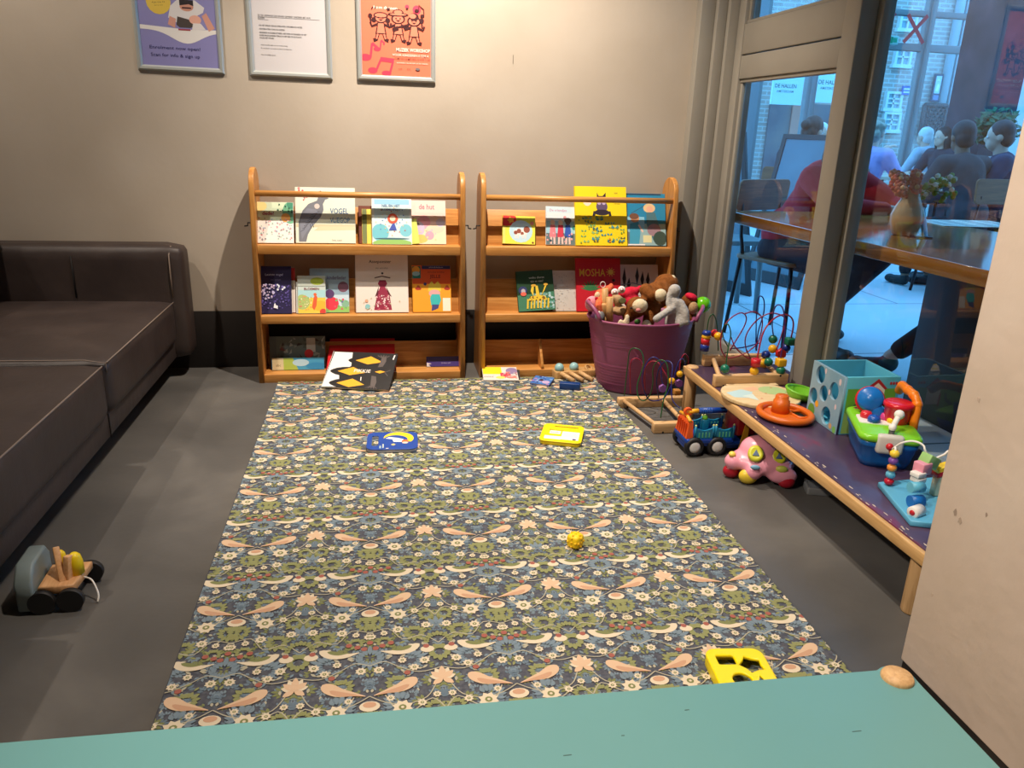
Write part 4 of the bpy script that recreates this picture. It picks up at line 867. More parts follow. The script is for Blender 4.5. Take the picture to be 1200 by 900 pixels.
zwire(mz, QM, o_, s_, [(525, 330), (540, 220), (572, 172), (600, 215), (592, 300)], W_RED, 2.86, 2.87)
def bead(t, Q, p, m, r, kind=0):
    mb = MB()
    if kind == 0: mb.sph(p, r, m, 18)
    elif kind == 1: mb.cyl(p-V((0, 0, r*.8)), p+V((0, 0, r*.8)), r*1.05, m, seg=20)
    elif kind == 2: mb.box(p, (2*r, 2*r, 1.7*r), m, bev=r*.25)
    elif kind == 3: mb.lathe([(0, -r*.7), (r*.8, -r*.6), (r*1.15, 0), (r*.8, r*.6), (0, r*.7)], m, 24, T(*p))
    else: mb.cyl(p-V((0, r*.5, 0)), p+V((0, r*.5, 0)), r*1.2, m, seg=6)
    if Q is not None: bmesh.ops.transform(mb.bm, matrix=Q, verts=mb.bm.verts)
    mb.obj('bead', t)
for x, y, m, k, Y in ((390, 450, B_VIO, 4, 2.70), (465, 390, B_YEL, 0, 2.74), (522, 410, B_VIO, 4, 2.74), (530, 335, B_YEL, 0, 2.84), (505, 480, col(176, 120, 50, .4), 2, 2.80)): bead(mz, QM, onY(o_[0]+x/s_, o_[1]+y/s_, Y), m, .0135, k)

# ================================================================== POUNDING BENCH, blue block and packet at the far edge of the mat
p0 = onZ(672, 445, MZ); pt = thing('pounding_bench', 'wooden pounding bench toy with two pale blue balls and three pegs on the rug', 'wooden toy', (p0.x, p0.y, MZ), .12)
mb = MB(); mb.shape([rrect(.2, .06, .012)], .0, .035, M_NAT, T(.02, .045), .004); mb.obj('body', pt)
for x in (-.055, .015):
    mb = MB(); mb.sph((x, .04, .047), .021, col(150, 196, 200, .35), 22); mb.obj('ball', pt)
mb = MB(); mb.lathe([(.014, .0), (.02, .0), (.022, .004), (.02, .01), (.014, .01), (.013, .005), (.014, 0)], M_NAT, 20, T(.085, .04, .034, .5, .3, 0)); mb.obj('ring', pt)
for x in (-.05, -.008, .037):
    mb = MB(); mb.cyl((x-.006, .012, .03), (x+.034, -.05, .011), .0095, M_BEECH, seg=14); mb.obj('peg', pt)
p0 = onZ(668, 457, MZ); mb = MB(); mb.box((0, 0, .0155), (.088, .032, .031), col(10, 56, 120, .45), bev=.004); o = mb.obj('wooden_block', loc=(p0.x, p0.y+.006, MZ+.0008), rot=(0, 0, -.32)); tag(o, 'dark blue toy block lying at the feet of the pounding bench pegs', 'block')
p0 = onZ(630, 449, MZ)
def a_pack(A):
    A.rect(0, 0, 1, 1, (70, 120, 190)); A.dots(26, (.05, .05, .95, .95), .07, [(120, 160, 220), (60, 90, 170), (170, 130, 190), (200, 200, 220), (50, 60, 120)], 4); A.circ(.45, .5, .12, (60, 40, 60)); A.circ(.75, .3, .2, (190, 170, 210))
bookmesh(.085, .085, .009, (76, 110, 190), a_pack, None, T(p0.x, p0.y-.04, MZ+.001, .1, 0, -.5), 'little blue and lilac booklet on the rug between the two bookcase bottoms', kind='booklet')

# ================================================================== BOARD BOOKS, DIE AND SORTER LID on the mat
def boardbook(c4, z, t, holes, bg, rr, label, art, edge, hole):
    a, b, c, d = [onZ(x, y, z) for x, y in c4]          # near-left, near-right, far-right, far-left
    ux = (b-a+c-d)/2; uy = (d-a+c-b)/2; w, h = ux.length, uy.length; ctr = (a+b+c+d)/4
    root = thing('board_book', label, 'book', (ctr.x, ctr.y, MZ+.0022), math.atan2(ux.y, ux.x))
    mb = MB(); mb.shape([rrect(w, h, rr, 6)]+[hole(w, h)], t-.003, t, bg, None, .001)
    if art: art(Art(mb, w, h, t, T(0, -h/2, 0)), w, h)
    mb.obj('cover', root)
    mb = MB(); mb.shape([rrect(w-.004, h-.004, rr, 6)]+[hole(w, h)], .0002, t-.0032, edge, None, .001); mb.obj('pages', root)
def art_moon(A, w, h):
    A.poly(circ(.62, .62, .30, .36, 24, -.6, 2.9)+circ(.56, .55, .24, .25, 20, 2.9, -.5), (250, 214, 40))
    A.poly([(.36, .62), (.5, .56), (.52, .42), (.68, .4), (.72, .56), (.6, .64), (.44, .7)], (236, 240, 240)); A.circ(.75, .45, .07, (236, 110, 60)); A.circ(.75, .36, .06, (240, 214, 190), .05); A.poly([(.47, .26), (.52, .32), (.57, .26), (.52, .2)], (216, 196, 120))
    A.rect(.31, .08, .335, .3, (190, 200, 190)); A.rect(.25, .06, .285, .2, (150, 180, 190)); A.rect(.38, .03, .43, .07, (220, 214, 200))
boardbook(((430, 528), (489, 526), (490, 506.5), (430, 507)), MZ+.014, .0135, 1, col(12, 70, 160, .35), .028, 'dark blue board book with a yellow moon and a carrying handle on the floral rug', art_moon, col(176, 178, 186), lambda w, h: rrect(.022, h*.58, .008, 4, -w/2+.028, 0))
def art_yel(A, w, h):
    A.rect(.5, .14, .92, .6, (232, 226, 226)); A.rect(.1, .12, .5, .3, (232, 228, 224)); A.rect(.2, .42, .46, .6, (240, 236, 226)); A.rect(.78, .14, .86, .22, (70, 70, 110))
    A.text('Mijn eerste', .16, .62, .07, (190, 70, 30), 'LEFT', .01); A.text('boek', .22, .48, .09, (60, 60, 60), 'LEFT', .01)
    for i in range(5): A.line([(.54, .52-.05*i), (.88, .52-.05*i)], .006, (170, 166, 176))
boardbook(((630.5, 516), (681, 520.5), (685, 500.5), (639, 496)), MZ+.017, .0165, 1, col(246, 220, 16, .35), .02, 'bright yellow board book with white text panels and a slot handle on the floral rug', art_yel, col(236, 206, 20, .4), lambda w, h: rrect(w*.6, .011, .005, 4, .01, h/2-.022))
p0 = onZ(674, 642, MZ)
mb = MB(); mb.box((0, 0, .021), (.037, .037, .037), col(246, 206, 14, .5), bev=.009, seg=3)
for a, b, c in ((0, 0, 1), (0, -1, 0), (-1, 0, 0), (1, 0, 0)):
    n = V((a, b, c)); u = n.orthogonal().normalized(); w = n.cross(u)
    for i, j in ((-1, -1), (1, 1), (0, 0), (1, -1), (-1, 1)): mb.sph(V((0, 0, .021))+n*.0182+u*.0085*i+w*.0085*j, .0036, col(250, 196, 10, .5), 8)
o = mb.obj('toy_die', loc=(p0.x, p0.y+.004, MZ), rot=(0, 0, .75)); tag(o, 'small yellow knobbly toy cube alone in the middle of the rug', 'toy cube')
# yellow shape sorter lid
zt = MZ+.03
c4 = [onZ(*q_, zt) for q_ in ((839, 806), (912, 801), (886, 761), (837, 763))]
a, b, c, d = c4; ux = (b-a+c-d)/2; uy = (d-a+c-b)/2; w, h = ux.length, uy.length; ctr = (a+b+c+d)/4
w = w*1.12; h = w*1.12
t = MB(); hl = [rrect(w*.30, h*.2, .003, 3, -w*.19, h*.23), [(w*.2+.026*(1 if i % 2 else .72)*math.cos(i*PI/5), h*.12+.026*(1 if i % 2 else .72)*math.sin(i*PI/5)) for i in range(10)], circ(-w*.08, -h*.2, w*.155, w*.15, 18), [(w*.12, -h*.36), (w*.36, -h*.36), (w*.24, -h*.12)]]
t.shape([rrect(w, h, .024, 6)]+hl, .018, .026, col(250, 224, 0, .32), None, .003)
t.shape([rrect(w-.001, h-.001, .024, 6), rrect(w-.012, h-.012, .02, 6)], .0, .0195, col(250, 224, 0, .32), None, .0012)
o = t.obj('shape_sorter_lid', loc=(ctr.x+.002, ctr.y-.004, MZ+.0018), rot=(0, 0, math.atan2(ux.y, ux.x)-.06)); tag(o, 'bright yellow shape sorter lid with cut out holes beside the teal table edge', 'toy lid')
# ================================================================== LOW BENCH along the glass
M_PURP = noisy('worn_purple_paint', [(.30, (58, 42, 66)), (.48, (70, 54, 78)), (.60, (84, 66, 88)), (.66, (112, 44, 74)), (.7, (82, 66, 92))], 7, (1, .45, 1), 7, .32)
BX0, BX1, BY0, BY1, BZ, BZB = 1.19, 1.585, 1.32, 2.775, .212, .180
bn = thing('bench', 'low play bench with worn purple top and pale wood edge standing along the glass', 'bench', (1.39, 2.05, 0)); QB = Matrix.Translation((-1.39, -2.05, 0))
mb = MB(); mb.bx((BX0+.012, BY0+.01, BZB+.006), (BX1, BY1-.01, BZ), M_PURP, QB, .002)
for i in range(46):                                     # chipped paint along the front edge
    y = rnd.uniform(BY0+.03, BY1-.25); k = rnd.random()**2.2*.022; s = rnd.uniform(.002, .007)
    mb.flat([(BX0+.0135+k+s*.35*math.cos(j*PI/4)*rnd.uniform(.6, 1.3), y+s*1.6*math.sin(j*PI/4)*rnd.uniform(.6, 1.3)) for j in range(8)], BZ+.0003, col(214, 196, 170), QB)
mb.obj('top', bn)
mb = MB(); mb.bx((BX0, BY0, BZB-.004), (BX0+.014, BY1, BZ-.004), wood('bench_edge_wood', (190, 148, 92), (216, 176, 120), 1, 8, .5), QB, .003); mb.obj('edge_board', bn)
mb = MB(); mb.bx((BX0, BY1-.012, BZB-.004), (BX1, BY1+.002, BZ-.003), M_BEECH, QB, .003); mb.obj('edge_board', bn)
for x, y in ((BX0+.026, BY1-.03), (BX0+.07, BY0+.10), (BX1-.03, BY1-.03), (BX1-.03, BY0+.06)):
    mb = MB(); zt = BZ+.004 if (x < 1.3 and y > 2) else BZB-.001; mb.lathe([(0, 0), (.023, 0), (.025, .004), (.025, zt-.004), (.022, zt), (0, zt+.0006)], M_BEECHV, 22, QB @ T(x, y)); mb.obj('leg', bn)

# ================================================================== BEAD MAZE on the bench
mz = maze('large bead maze with looping red and blue wires on the far bench end', (1.36, 2.63, BZ)); QM = Matrix.Translation((-1.36, -2.63, -BZ))
beam(mz, (1.262, 2.745, BZ), (1.535, 2.772, BZ+.046), QM); beam(mz, (1.198, 2.495, BZ), (1.485, 2.522, BZ+.044), QM)
for xa, xb in ((1.30, 1.225), (1.50, 1.455)):
    mb = MB(); mb.cyl((xa, 2.747, BZ+.03), (xb, 2.52, BZ+.03), .0085, M_BEECH, M=QM); mb.obj('dowel', mz)
o_, s_ = (800, 340), 6.0
zwire(mz, QM, o_, s_, [(335, 425), (350, 395), (430, 260), (447, 190), (410, 160), (335, 200), (278, 285), (268, 400), (300, 465), (345, 475), (430, 448), (520, 380), (555, 280), (555, 190), (500, 152), (440, 165)], W_RED, 2.745, 2.62)
zwire(mz, QM, o_, s_, [(340, 330), (370, 400), (430, 460), (475, 478), (445, 410), (443, 330), (490, 245), (560, 185), (640, 162), (720, 200), (700, 300), (660, 420)], W_RED, 2.70, 2.58)
zwire(mz, QM, o_, s_, [(515, 560), (535, 420), (575, 280), (655, 192), (735, 174), (778, 225), (762, 340), (735, 440)], col(170, 20, 40, .35), 2.51, 2.66, .003)
zwire(mz, QM, o_, s_, [(515, 425), (518, 200), (530, 70), (550, 42), (572, 75), (570, 160), (530, 300), (520, 425)], W_BLU, 2.76, 2.755)
zwire(mz, QM, o_, s_, [(640, 330), (630, 240), (645, 130), (680, 105), (710, 150), (718, 300), (690, 470), (692, 590)], col(70, 40, 110, .35), 2.62, 2.51)
zwire(mz, QM, o_, s_, [(300, 560), (318, 420), (338, 310), (318, 240), (285, 265), (285, 330), (320, 400)], W_GRN, 2.51, 2.6)
zwire(mz, QM, o_, s_, [(165, 425), (172, 285), (186, 200), (212, 170), (236, 215), (246, 300), (250, 425)], W_GRN, 2.757, 2.755)
zwire(mz, QM, o_, s_, [(335, 412), (430, 402), (540, 372)], W_BLU, 2.75, 2.66)
for x, y, m, k, Y in ((170, 303, B_BLU, 3, 2.757), (166, 328, B_YEL, 3, 2.757), (160, 362, B_RED, 1, 2.757), (155, 402, B_BLU, 1, 2.757), (226, 305, B_RED, 0, 2.765), (250, 325, B_YEL, 0, 2.745), (297, 553, B_GRN, 0, 2.508), (514, 508, B_RED, 1, 2.508), (503, 568, B_YEL, 0, 2.508), (585, 455, B_BLU, 0, 2.62), (560, 512, B_YEL, 1, 2.6), (603, 506, B_GRN, 0, 2.58), (635, 345, B_GRN, 0, 2.62), (633, 413, B_YEL, 0, 2.6), (690, 447, B_RED, 4, 2.57), (755, 360, B_GRN, 2, 2.64), (728, 405, B_BLU, 0, 2.65), (690, 507, B_YEL, 2, 2.52), (690, 565, B_GRN, 0, 2.51)):
    bead(mz, QM, onY(o_[0]+x/s_, o_[1]+y/s_, Y), m, .0165, k)

# ================================================================== WOODEN PUZZLE DISC
pc0 = V((1.335, 2.365, 0)); t = thing('puzzle_board', 'round pale wooden puzzle board with faded green and blue patches lying before the bead maze', 'puzzle', (1.315, 2.375, BZ+.0005))
M_PLY = noisy('faded_plywood', [(.3, (206, 178, 130)), (.7, (222, 198, 154))], 10, (1, 8, 1), 5, .6)
mb = MB(); dsk = circ(0, 0, .135, .135, 30); dsk = [(x, min(y, .098)) for x, y in dsk]
mb.shape([dsk], 0, .014, M_PLY, None, .003)
A_ = lambda p, c, k: mb.flat(p, .0142+k*.0001, col(*c, .7))
A_([(-.12, .02), (-.05, .05), (-.02, .02), (-.06, -.04), (-.11, -.03)], (176, 204, 204), 0); A_([(-.04, .06), (.01, .075), (.02, .045), (-.02, .03)], (226, 176, 140), 1); A_(circ(.06, .03, .05, .045, 14), (168, 192, 130), 2); A_([(-.08, -.02), (-.03, .0), (-.04, -.07)], (200, 214, 204), 3)
for x, y in ((.02, .0), (.07, .06), (-.02, -.05), (.03, -.08), (.08, -.02)): A_(circ(x, y, .005, .004, 8), (200, 110, 70), 4)
mb.obj('board', t)
mb = MB(); mb.shape([[(-.075, .095), (.12, .095), (.12, .12), (.085, .12), (.08, .128), (.06, .128), (.055, .12), (-.075, .12)]], 0, .012, M_PLY, None, .002); mb.obj('back_strip', t)

# ================================================================== ORANGE AND GREEN DISHES
M_ORG = col(206, 98, 16, .38); M_LIM = col(112, 184, 40, .38)
t = thing('stacking_dish', 'orange plastic dish with a round tower and a handle hole on the purple bench', 'toy dish', (1.30, 2.175, BZ+.0005), .15)
mb = MB(); hole = rrect(.05, .062, .014, 5, .052, -.012)
mb.shape([circ(0, 0, .072, .08, 36), hole], .006, .011, M_ORG, None, .001)
mb.tube([(.078*math.cos(a), .086*math.sin(a), .016) for a in [i*PI/20 for i in range(40)]], .011, M_ORG, 12, closed=True)
mb.tube([(x, y, .0115) for x, y in hole], .005, M_ORG, 8, closed=True); mb.obj('dish', t)
mb = MB(); mb.lathe([(.0, .01), (.03, .01), (.0275, .035), (.026, .05), (.0225, .051), (.021, .066), (.018, .069), (0, .069)], M_ORG, 28, T(.004, .03)); mb.obj('tower', t)
t = thing('stacking_dish', 'lime green plastic dish wedged between the orange dish and the light blue cube', 'toy dish', (1.452, 2.345, BZ+.006))
t.rotation_euler = (.12, .16, .3)
mb = MB(); mb.lathe([(0, .006), (.045, .006), (.058, .026), (.064, .026), (.066, .022), (.05, .0), (0, .0)], M_LIM, 32, None, 1.0, .85); mb.tube([(.063*math.cos(a), .0535*math.sin(a), .026) for a in [i*PI/16 for i in range(32)]], .005, M_LIM, 8, closed=True)
mb.sph((.0, .0, .008), (.014, .012, .01), M_LIM, 12); mb.obj('dish', t)

# ================================================================== LIGHT BLUE ACTIVITY CUBE
t = thing('activity_cube', 'light blue open wooden activity cube with round holes on one side and a painted house', 'activity cube', (1.388, 2.02, BZ+.0005), -.02)
CW, CH = .185, .186; M_CB = col(92, 186, 206, .45); M_CB2 = col(78, 168, 196, .45); M_DOT = col(206, 190, 196, .5)
th = .009
# side with holes, local plane x = 0, seen from -x; u runs from back to front
Ls = Matrix(((0, 0, -1, th), (-1, 0, 0, CW), (0, 1, 0, 0), (0, 0, 0, 1)))     # u->-y from back, v->z, w->-x
mb = MB(); hs = [(.27, .82, .14), (.74, .68, .135), (.45, .54, .125), (.15, .40, .125), (.62, .2, .14)]
mb.shape([[(0, 0), (CW, 0), (CW, CH), (0, CH)]]+[circ(u*CW, v*CH, r*CW, r*CW*1.12, 20) for u, v, r in hs], 0, th, noisy('cube_side_print', [(.3, (110, 150, 172)), (.6, (138, 170, 186))], 9), Ls, .0008)
for u, v, r, c in ((.42, .93, .05, M_DOT), (.88, .88, .06, M_DOT), (.62, .62, .05, M_DOT), (.86, .44, .05, M_DOT), (.3, .3, .06, col(226, 168, 40)), (.16, .14, .12, col(90, 150, 60)), (.8, .08, .05, col(206, 160, 110)), (.92, .06, .06, col(120, 176, 90))):
    mb.flat([(u*CW+r*CW*(.9 if c is not M_DOT else .6)*math.cos(i*PI/6), v*CH+r*CH*math.sin(i*PI/6)) for i in range(12)], th+.0004, c, Ls)
mb.obj('side_panel', t)
mb = MB(); mb.bx((th, 0, 0), (CW, th, CH), M_CB, None, .001)
Lf = Matrix(((1, 0, 0, 0), (0, 0, -1, 0), (0, 1, 0, 0), (0, 0, 0, 1)))
def fl(p, c, k): mb.flat([(u*CW, v*CH) for u, v in p], .0004+k*.0001, col(*c, .5), Lf)
fl([(.08, .02), (.95, .02), (.95, .8), (.08, .8)], (112, 172, 56), 0); fl([(.08, .02), (.3, .02), (.2, .3), (.08, .4)], (150, 190, 100), 1)
fl([(.44, .84), (.6, .97), (.78, .8), (.74, .78), (.6, .9), (.47, .8)], (176, 34, 40), 3); fl([(.48, .5), (.74, .5), (.74, .8), (.6, .9), (.48, .8)], (236, 228, 220), 2); fl([(.46, .46), (.5, .46), (.5, .66), (.46, .7)], (190, 50, 40), 3)
for u in (.83, .88, .93): fl(circ(u, .89, .022, .028, 10), (190, 40, 50), 3)
fl([(.17, .35), (.2, .5), (.34, .6), (.37, .7), (.4, .7), (.37, .56), (.24, .46), (.24, .4), (.36, .38), (.36, .33)], (36, 80, 80), 3)
mb.obj('front_panel', t)
mb = MB(); mb.bx((th, CW-th, 0), (CW, CW, CH), M_CB2, None, .001); mb.obj('back_panel', t)
mb = MB(); mb.bx((CW-th, th, 0), (CW, CW-th, CH), M_CB2, None, .001); mb.sph((CW*.5, CW-th-.001, CH*.72), .003, BLACK, 8); mb.obj('side_panel', t)
mb = MB(); mb.bx((th, th, 0), (CW-th, CW-th, th), M_CB2, None, .001); mb.obj('base', t)

# ================================================================== TOY TOOLBOX
t = thing('toy_toolbox', 'blue and lime green plastic toy toolbox with orange handle and a red pot', 'toy toolbox', (1.425, 1.865, BZ+.0005), -.40)
M_TB, M_TG, M_TO = col(20, 108, 188, .3), col(128, 206, 40, .3), col(240, 130, 20, .3)
mb = MB()
def fr(w, h, z, r=.03): return [(x, y, z) for x, y in rrect(w, h, r, 4)]
def loft(mb, rings, m, cap=True):
    rows = [[mb.bm.verts.new(p) for p in rg] for rg in rings]; n = len(rows[0])
    for a, b in zip(rows, rows[1:]):
        for i in range(n): mb.bm.faces.new([a[i], a[(i+1) % n], b[(i+1) % n], b[i]])
    if cap: mb.bm.faces.new(rows[0][::-1]); mb.bm.faces.new(rows[-1])
    mb._fin([v for r in rows for v in r], m, None, True)
loft(mb, [fr(.125, .20, 0), fr(.135, .215, .02), fr(.148, .235, .064), fr(.154, .242, .066), fr(.156, .244, .082)], M_TB); mb.obj('base', t)
mb = MB(); loft(mb, [fr(.162, .25, .0825), fr(.166, .254, .09), fr(.164, .252, .098), fr(.15, .24, .103)], M_TG)
for x, y in ((-.03, .07), (.02, .075)): mb.box((x, y, .1035), (.04, .008, .002), col(60, 120, 30))
mb.sph((-.045, .10, .102), (.02, .012, .004), col(110, 40, 30), 12); mb.obj('lid', t)
mb = MB(); mb.shape([rrect(.1, .07, .01, 4, -.02, .0)], .1032, .106, WHITE); 
mb.obj('button_tray', t)
for x, y, c, s in ((-.045, .015, (206, 40, 50), .016), (-.03, -.018, (24, 80, 170), .017), (.005, .012, (206, 60, 130), .012), (.02, -.008, (240, 200, 30), .0135)):
    mb = MB(); mb.lathe([(0, .105), (s, .105), (s*1.05, .115), (s*.8, .123), (0, .126)], col(*c, .3), 20, T(x, y))
    if c[2] == 30: mb.lathe([(0, .12), (.0075, .12), (.008, .138), (.013, .140), (.0125, .15), (0, .153)], col(*c, .3), 20, T(x, y))
    mb.obj('button', t)
def loc_(px, py, Y): return t.matrix_world.inverted() @ onY(px, py, Y)
bpy.context.view_layer.update()
kp = loc_(1020, 467.5, 1.93); mb = MB(); dd = (t.matrix_world.to_3x3().inverted() @ V((-.5, -.75, .45))).normalized()
Q = Matrix.Translation(kp) @ dd.to_track_quat('Z', 'Y').to_matrix().to_4x4()
mb.lathe([(0, -.02), (.03, -.02), (.036, -.012), (.036, .006), (.03, .014), (.018, .015), (.013, .02), (0, .022)], M_TB, 30, Q); mb.cyl(kp-dd*.01, (kp.x+.035, kp.y-.02, .10), .016, M_TB, .024); mb.obj('knob', t)
mb = MB(); mb.lathe([(.026, -.022), (.041, -.022), (.041, -.014), (.026, -.014)], B_RED, 30, Q); mb.obj('knob_ring', t)
rp = loc_(1052, 482, 1.86); mb = MB(); mb.lathe([(0, -.045), (.028, -.045), (.034, -.02), (.036, .012), (.041, .016), (.041, .026), (.034, .03), (0, .032)], col(206, 22, 40, .25), 32, T(*rp)); mb.obj('pot', t)
h1, h2 = loc_(1054, 486, 1.79), loc_(1046, 501, 1.77); mb = MB(); mb.sph(h1, .0135, WHITE, 16); mb.sph(h2, .0105, WHITE, 14); mb.cyl(h1, h2, .0075, WHITE); mb.cyl(h2, (h2.x, h2.y, .10), .008, col(120, 120, 122, .3, .8)); mb.obj('lever', t)
g1 = loc_(1044, 521, 1.745); mb = MB(); mb.box((g1.x, g1.y+.012, g1.z-.004), (.07, .026, .056), col(206, 202, 192, .4), None, .01, 3); mb.obj('bracket', t)
for px, py in ((1042.6, 523.5), (1046, 529)):
    p = loc_(px, py, 1.725); mb = MB(); mb.sph(p, .0098, B_RED, 14); mb.obj('knob', t)
hp = [loc_(*q_) for q_ in ((1068, 514, 1.83), (1071, 495, 1.83), (1075, 474, 1.84), (1071, 463, 1.86), (1064, 457, 1.90), (1057.5, 452, 1.95), (1053.5, 458, 1.98))]
mb = MB(); mb.tube(cat(hp, 5), .0125, M_TO, 12)
for p in hp[2:6]: mb.sph(p, .0145, M_TO, 14)
mb.obj('handle', t)
mb = MB(); p0, p1 = loc_(1061, 510, 1.86), loc_(1065, 477, 1.87); mb.cyl(p0, p1, .012, M_TB); mb.cyl(p0+V((.006, .02, 0)), p1+V((.0, .03, .0)), .012, M_TB); mb.obj('handle_support', t)

# ================================================================== BLUE WIRE AND BLOCK TOY at the near end of the bench
o0 = onZ(1060, 600, BZ); t = thing('bead_toy', 'pale blue wooden base toy with a bead column and white wire near the pillar', 'bead toy', (o0.x, o0.y, BZ+.0005)); Qt = Matrix.Translation(-t.location)
base = [onZ(x, y, BZ) for x, y in ((1028, 571), (1066, 617), (1090, 620), (1112, 590), (1108, 573), (1068, 570))]
M_PB = col(96, 178, 214, .4)
ctr = sum(base, V())/6
mb = MB(); mb.shape([[(p.x, p.y) for p in [base[0], base[1], base[2], V((1.50, 1.50, 0)), V((1.52, 1.68, 0))]]], BZ+.0006, BZ+.016, M_PB, Qt, .003); mb.obj('base', t)
ZB = BZ+.016
p0 = onZ(1041, 568.5, ZB)
for i, (y, c) in enumerate(((567.5, (190, 26, 50)), (558.5, (96, 178, 210)), (551, (230, 150, 60)), (544, (124, 76, 160)), (536.5, (240, 206, 60)))):
    mb = MB(); r = .0118; z = ZB+.011+i*.0195; mb.lathe([(0, -.0098), (.006, -.0098), (r, -.004), (r, .004), (.006, .0098), (0, .0098)], col(*c, .35), 20, Qt @ T(p0.x, p0.y, z)); mb.obj('bead', t)
z0 = ZB+.1
wp = [V((p0.x, p0.y, ZB)), V((p0.x, p0.y, z0))]+[onY(x, y, Y) for x, y, Y in ((1046, 527, 1.665), (1056, 519.5, 1.64), (1070, 517, 1.62), (1082, 522, 1.60), (1087, 533, 1.59))]+[V((1.455, 1.60, ZB+.01))]
mb = MB(); mb.tube(cat(wp, 5), .0028, WHITE, 8, Qt); mb.obj('wire', t)
wp = [onY(x, y, Y) for x, y, Y in ((1097, 537, 1.6), (1106, 533, 1.6), (1116, 531, 1.6))]+[V((1.51, 1.60, ZB))]
mb = MB(); mb.tube(cat(wp, 5), .0028, WHITE, 8, Qt); mb.obj('wire', t)
def blk(x, y, Y, d, c, ry=0, cyl=False, name='block'):
    p = onY(x, y, Y); mb = MB()
    if cyl: mb.cyl((p.x-d[0]/2, p.y, p.z), (p.x+d[0]/2, p.y, p.z), d[1], col(*c, .4), seg=20, M=Qt)
    else: mb.box((0, 0, 0), d, col(*c, .4), Qt @ T(p.x, p.y, p.z, 0, ry, .25), .002)
    return mb.obj(name, t)
blk(1089, 540, 1.57, (.042, .03, .03), (150, 196, 120), .45); blk(1081, 548, 1.56, (.032, .03, .03), (226, 150, 170)); blk(1076, 555.5, 1.55, (.028, .026, .012), (236, 232, 226)); blk(1076, 561.5, 1.55, (.028, .026, .012), (232, 228, 222))
blk(1074, 571, 1.53, (.034, .0135), (100, 186, 216), 0, True, 'roller'); blk(1073.5, 587, 1.52, (.034, .0145), (24, 110, 190), 0, True, 'roller')
rp = onY(1073, 599.5, 1.48); mb = MB(); Q = Qt @ T(rp.x, rp.y, rp.z) @ Matrix.Rotation(-1.2, 4, 'Z') @ Matrix.Rotation(PI/2, 4, 'X')
mb.lathe([(0, -.02), (.0145, -.02), (.015, .012), (.013, .014), (0, .014)], WHITE, 22, Q); mb.lathe([(0, .0141), (.007, .0141), (.006, .016), (0, .016)], B_RED, 16, Q); mb.obj('roller', t)
p1 = V((1.40, 1.575, ZB)); mb = MB(); mb.shape([[(-.02, 0), (.1, 0), (.1, .085), (-.02, .05)], circ(.048, .012, .02, .022, 14)], -.01, .01, col(232, 220, 186, .5), Qt @ T(p1.x, p1.y, p1.z+.001, PI/2), .002); mb.obj('arch', t)
for k, c in ((0, (190, 26, 40)), (1, (240, 206, 50))):
    mb = MB(); mb.shape([[(-.024, .052+k*.0125), (.1, .088+k*.0125), (.1, .1+k*.0125), (-.024, .064+k*.0125)]], -.012, .012, col(*c, .4), Qt @ T(p1.x, p1.y, p1.z+.001, PI/2), .001); mb.obj('ramp_strip', t)

# ================================================================== TOYS UNDER THE BENCH
t = thing('toy_truck', 'blue and orange plastic toy truck with a crane arm parked under the purple bench', 'toy truck', (1.07, 2.36, 0)); M_TBL = col(18, 62, 150, .3)
mb = MB(); mb.bx((-.012, .008, .036), (.29, .122, .05), M_TBL, None, .005, 3); mb.bx((-.014, .003, .046), (.16, .127, .066), M_TBL, None, .006, 3); mb.bx((.12, .02, .02), (.2, .11, .04), M_TBL, None, .004); mb.bx((-.01, .03, .022), (.01, .1, .04), M_TBL, None, .004); mb.obj('chassis', t)
for x in (.018, .102, .235):
    for y in (-.001, .109):
        mb = MB(); Q = T(x, y+.011, .036, PI/2); mb.lathe([(0, -.011), (.03, -.011), (.035, -.007), (.036, 0), (.035, .007), (.03, .011), (.022, .011), (.0215, .006), (0, .006)], col(22, 22, 24, .6), 28, Q); w_ = mb.obj('wheel', t)
        mb = MB(); mb.lathe([(0, .0065), (.0215, .0065), (.019, .0105), (.008, .0125), (0, .0125)], col(226, 226, 222, .4), 22, Q); mb.obj('hub', w_)
M_TOR, M_TTL = col(226, 92, 34, .35), col(22, 122, 160, .35)
mb = MB(); loft(mb, [[(-.013, .012, .066), (.012, .012, .066), (.012, .118, .066), (-.013, .118, .066)], [(-.004, .02, .128), (.010, .02, .128), (.010, .110, .128), (-.004, .110, .128)]], M_TOR)
for f in mb.bm.faces: f.smooth = False
for i in range(5): mb.box((-.011, .03+.0175*i, .094), (.006, .004, .05), col(200, 74, 26, .4), T(0, 0, 0, 0, .0, 0))
mb.obj('rear_wall', t)
mb = MB(); mb.tube([(-.002, .018, .13), (.004, .065, .134), (-.002, .112, .13)], .006, col(244, 170, 40, .35), 10); mb.obj('top_bar', t)
mb = MB(); mb.shape([circ(0, 0, .016, .016, 16), circ(0, 0, .007, .007, 12)], -.006, .006, M_TOR, T(.006, .065, .148, PI/2), .001); mb.obj('hook_ring', t)
for y in (.012, .112):
    mb = MB()
    for x0, x1 in ((.014, .088), (.09, .165)):
        pr = [(x0, .066), (x1, .066), (x1, .108)]+[(x1-(x1-x0)*k/8, .096+.012*abs(k/4-1)**1.5) for k in range(1, 8)]+[(x0, .108)]
        mb.shape([pr], -.003, .003, M_TTL, T(0, y, 0, PI/2), .0008)
        for k in range(4): mb.box((x0+.018+.0125*k, y-.004, .08), (.004, .002, .018), col(90, 180, 140, .4))
        for xx in (x0+.004, x1-.004): mb.cyl((xx, y, .066), (xx, y, .112), .0045, M_TTL); mb.sph((xx, y, .114), .004, col(200, 206, 130, .4), 8)
    mb.obj('side_fence', t)
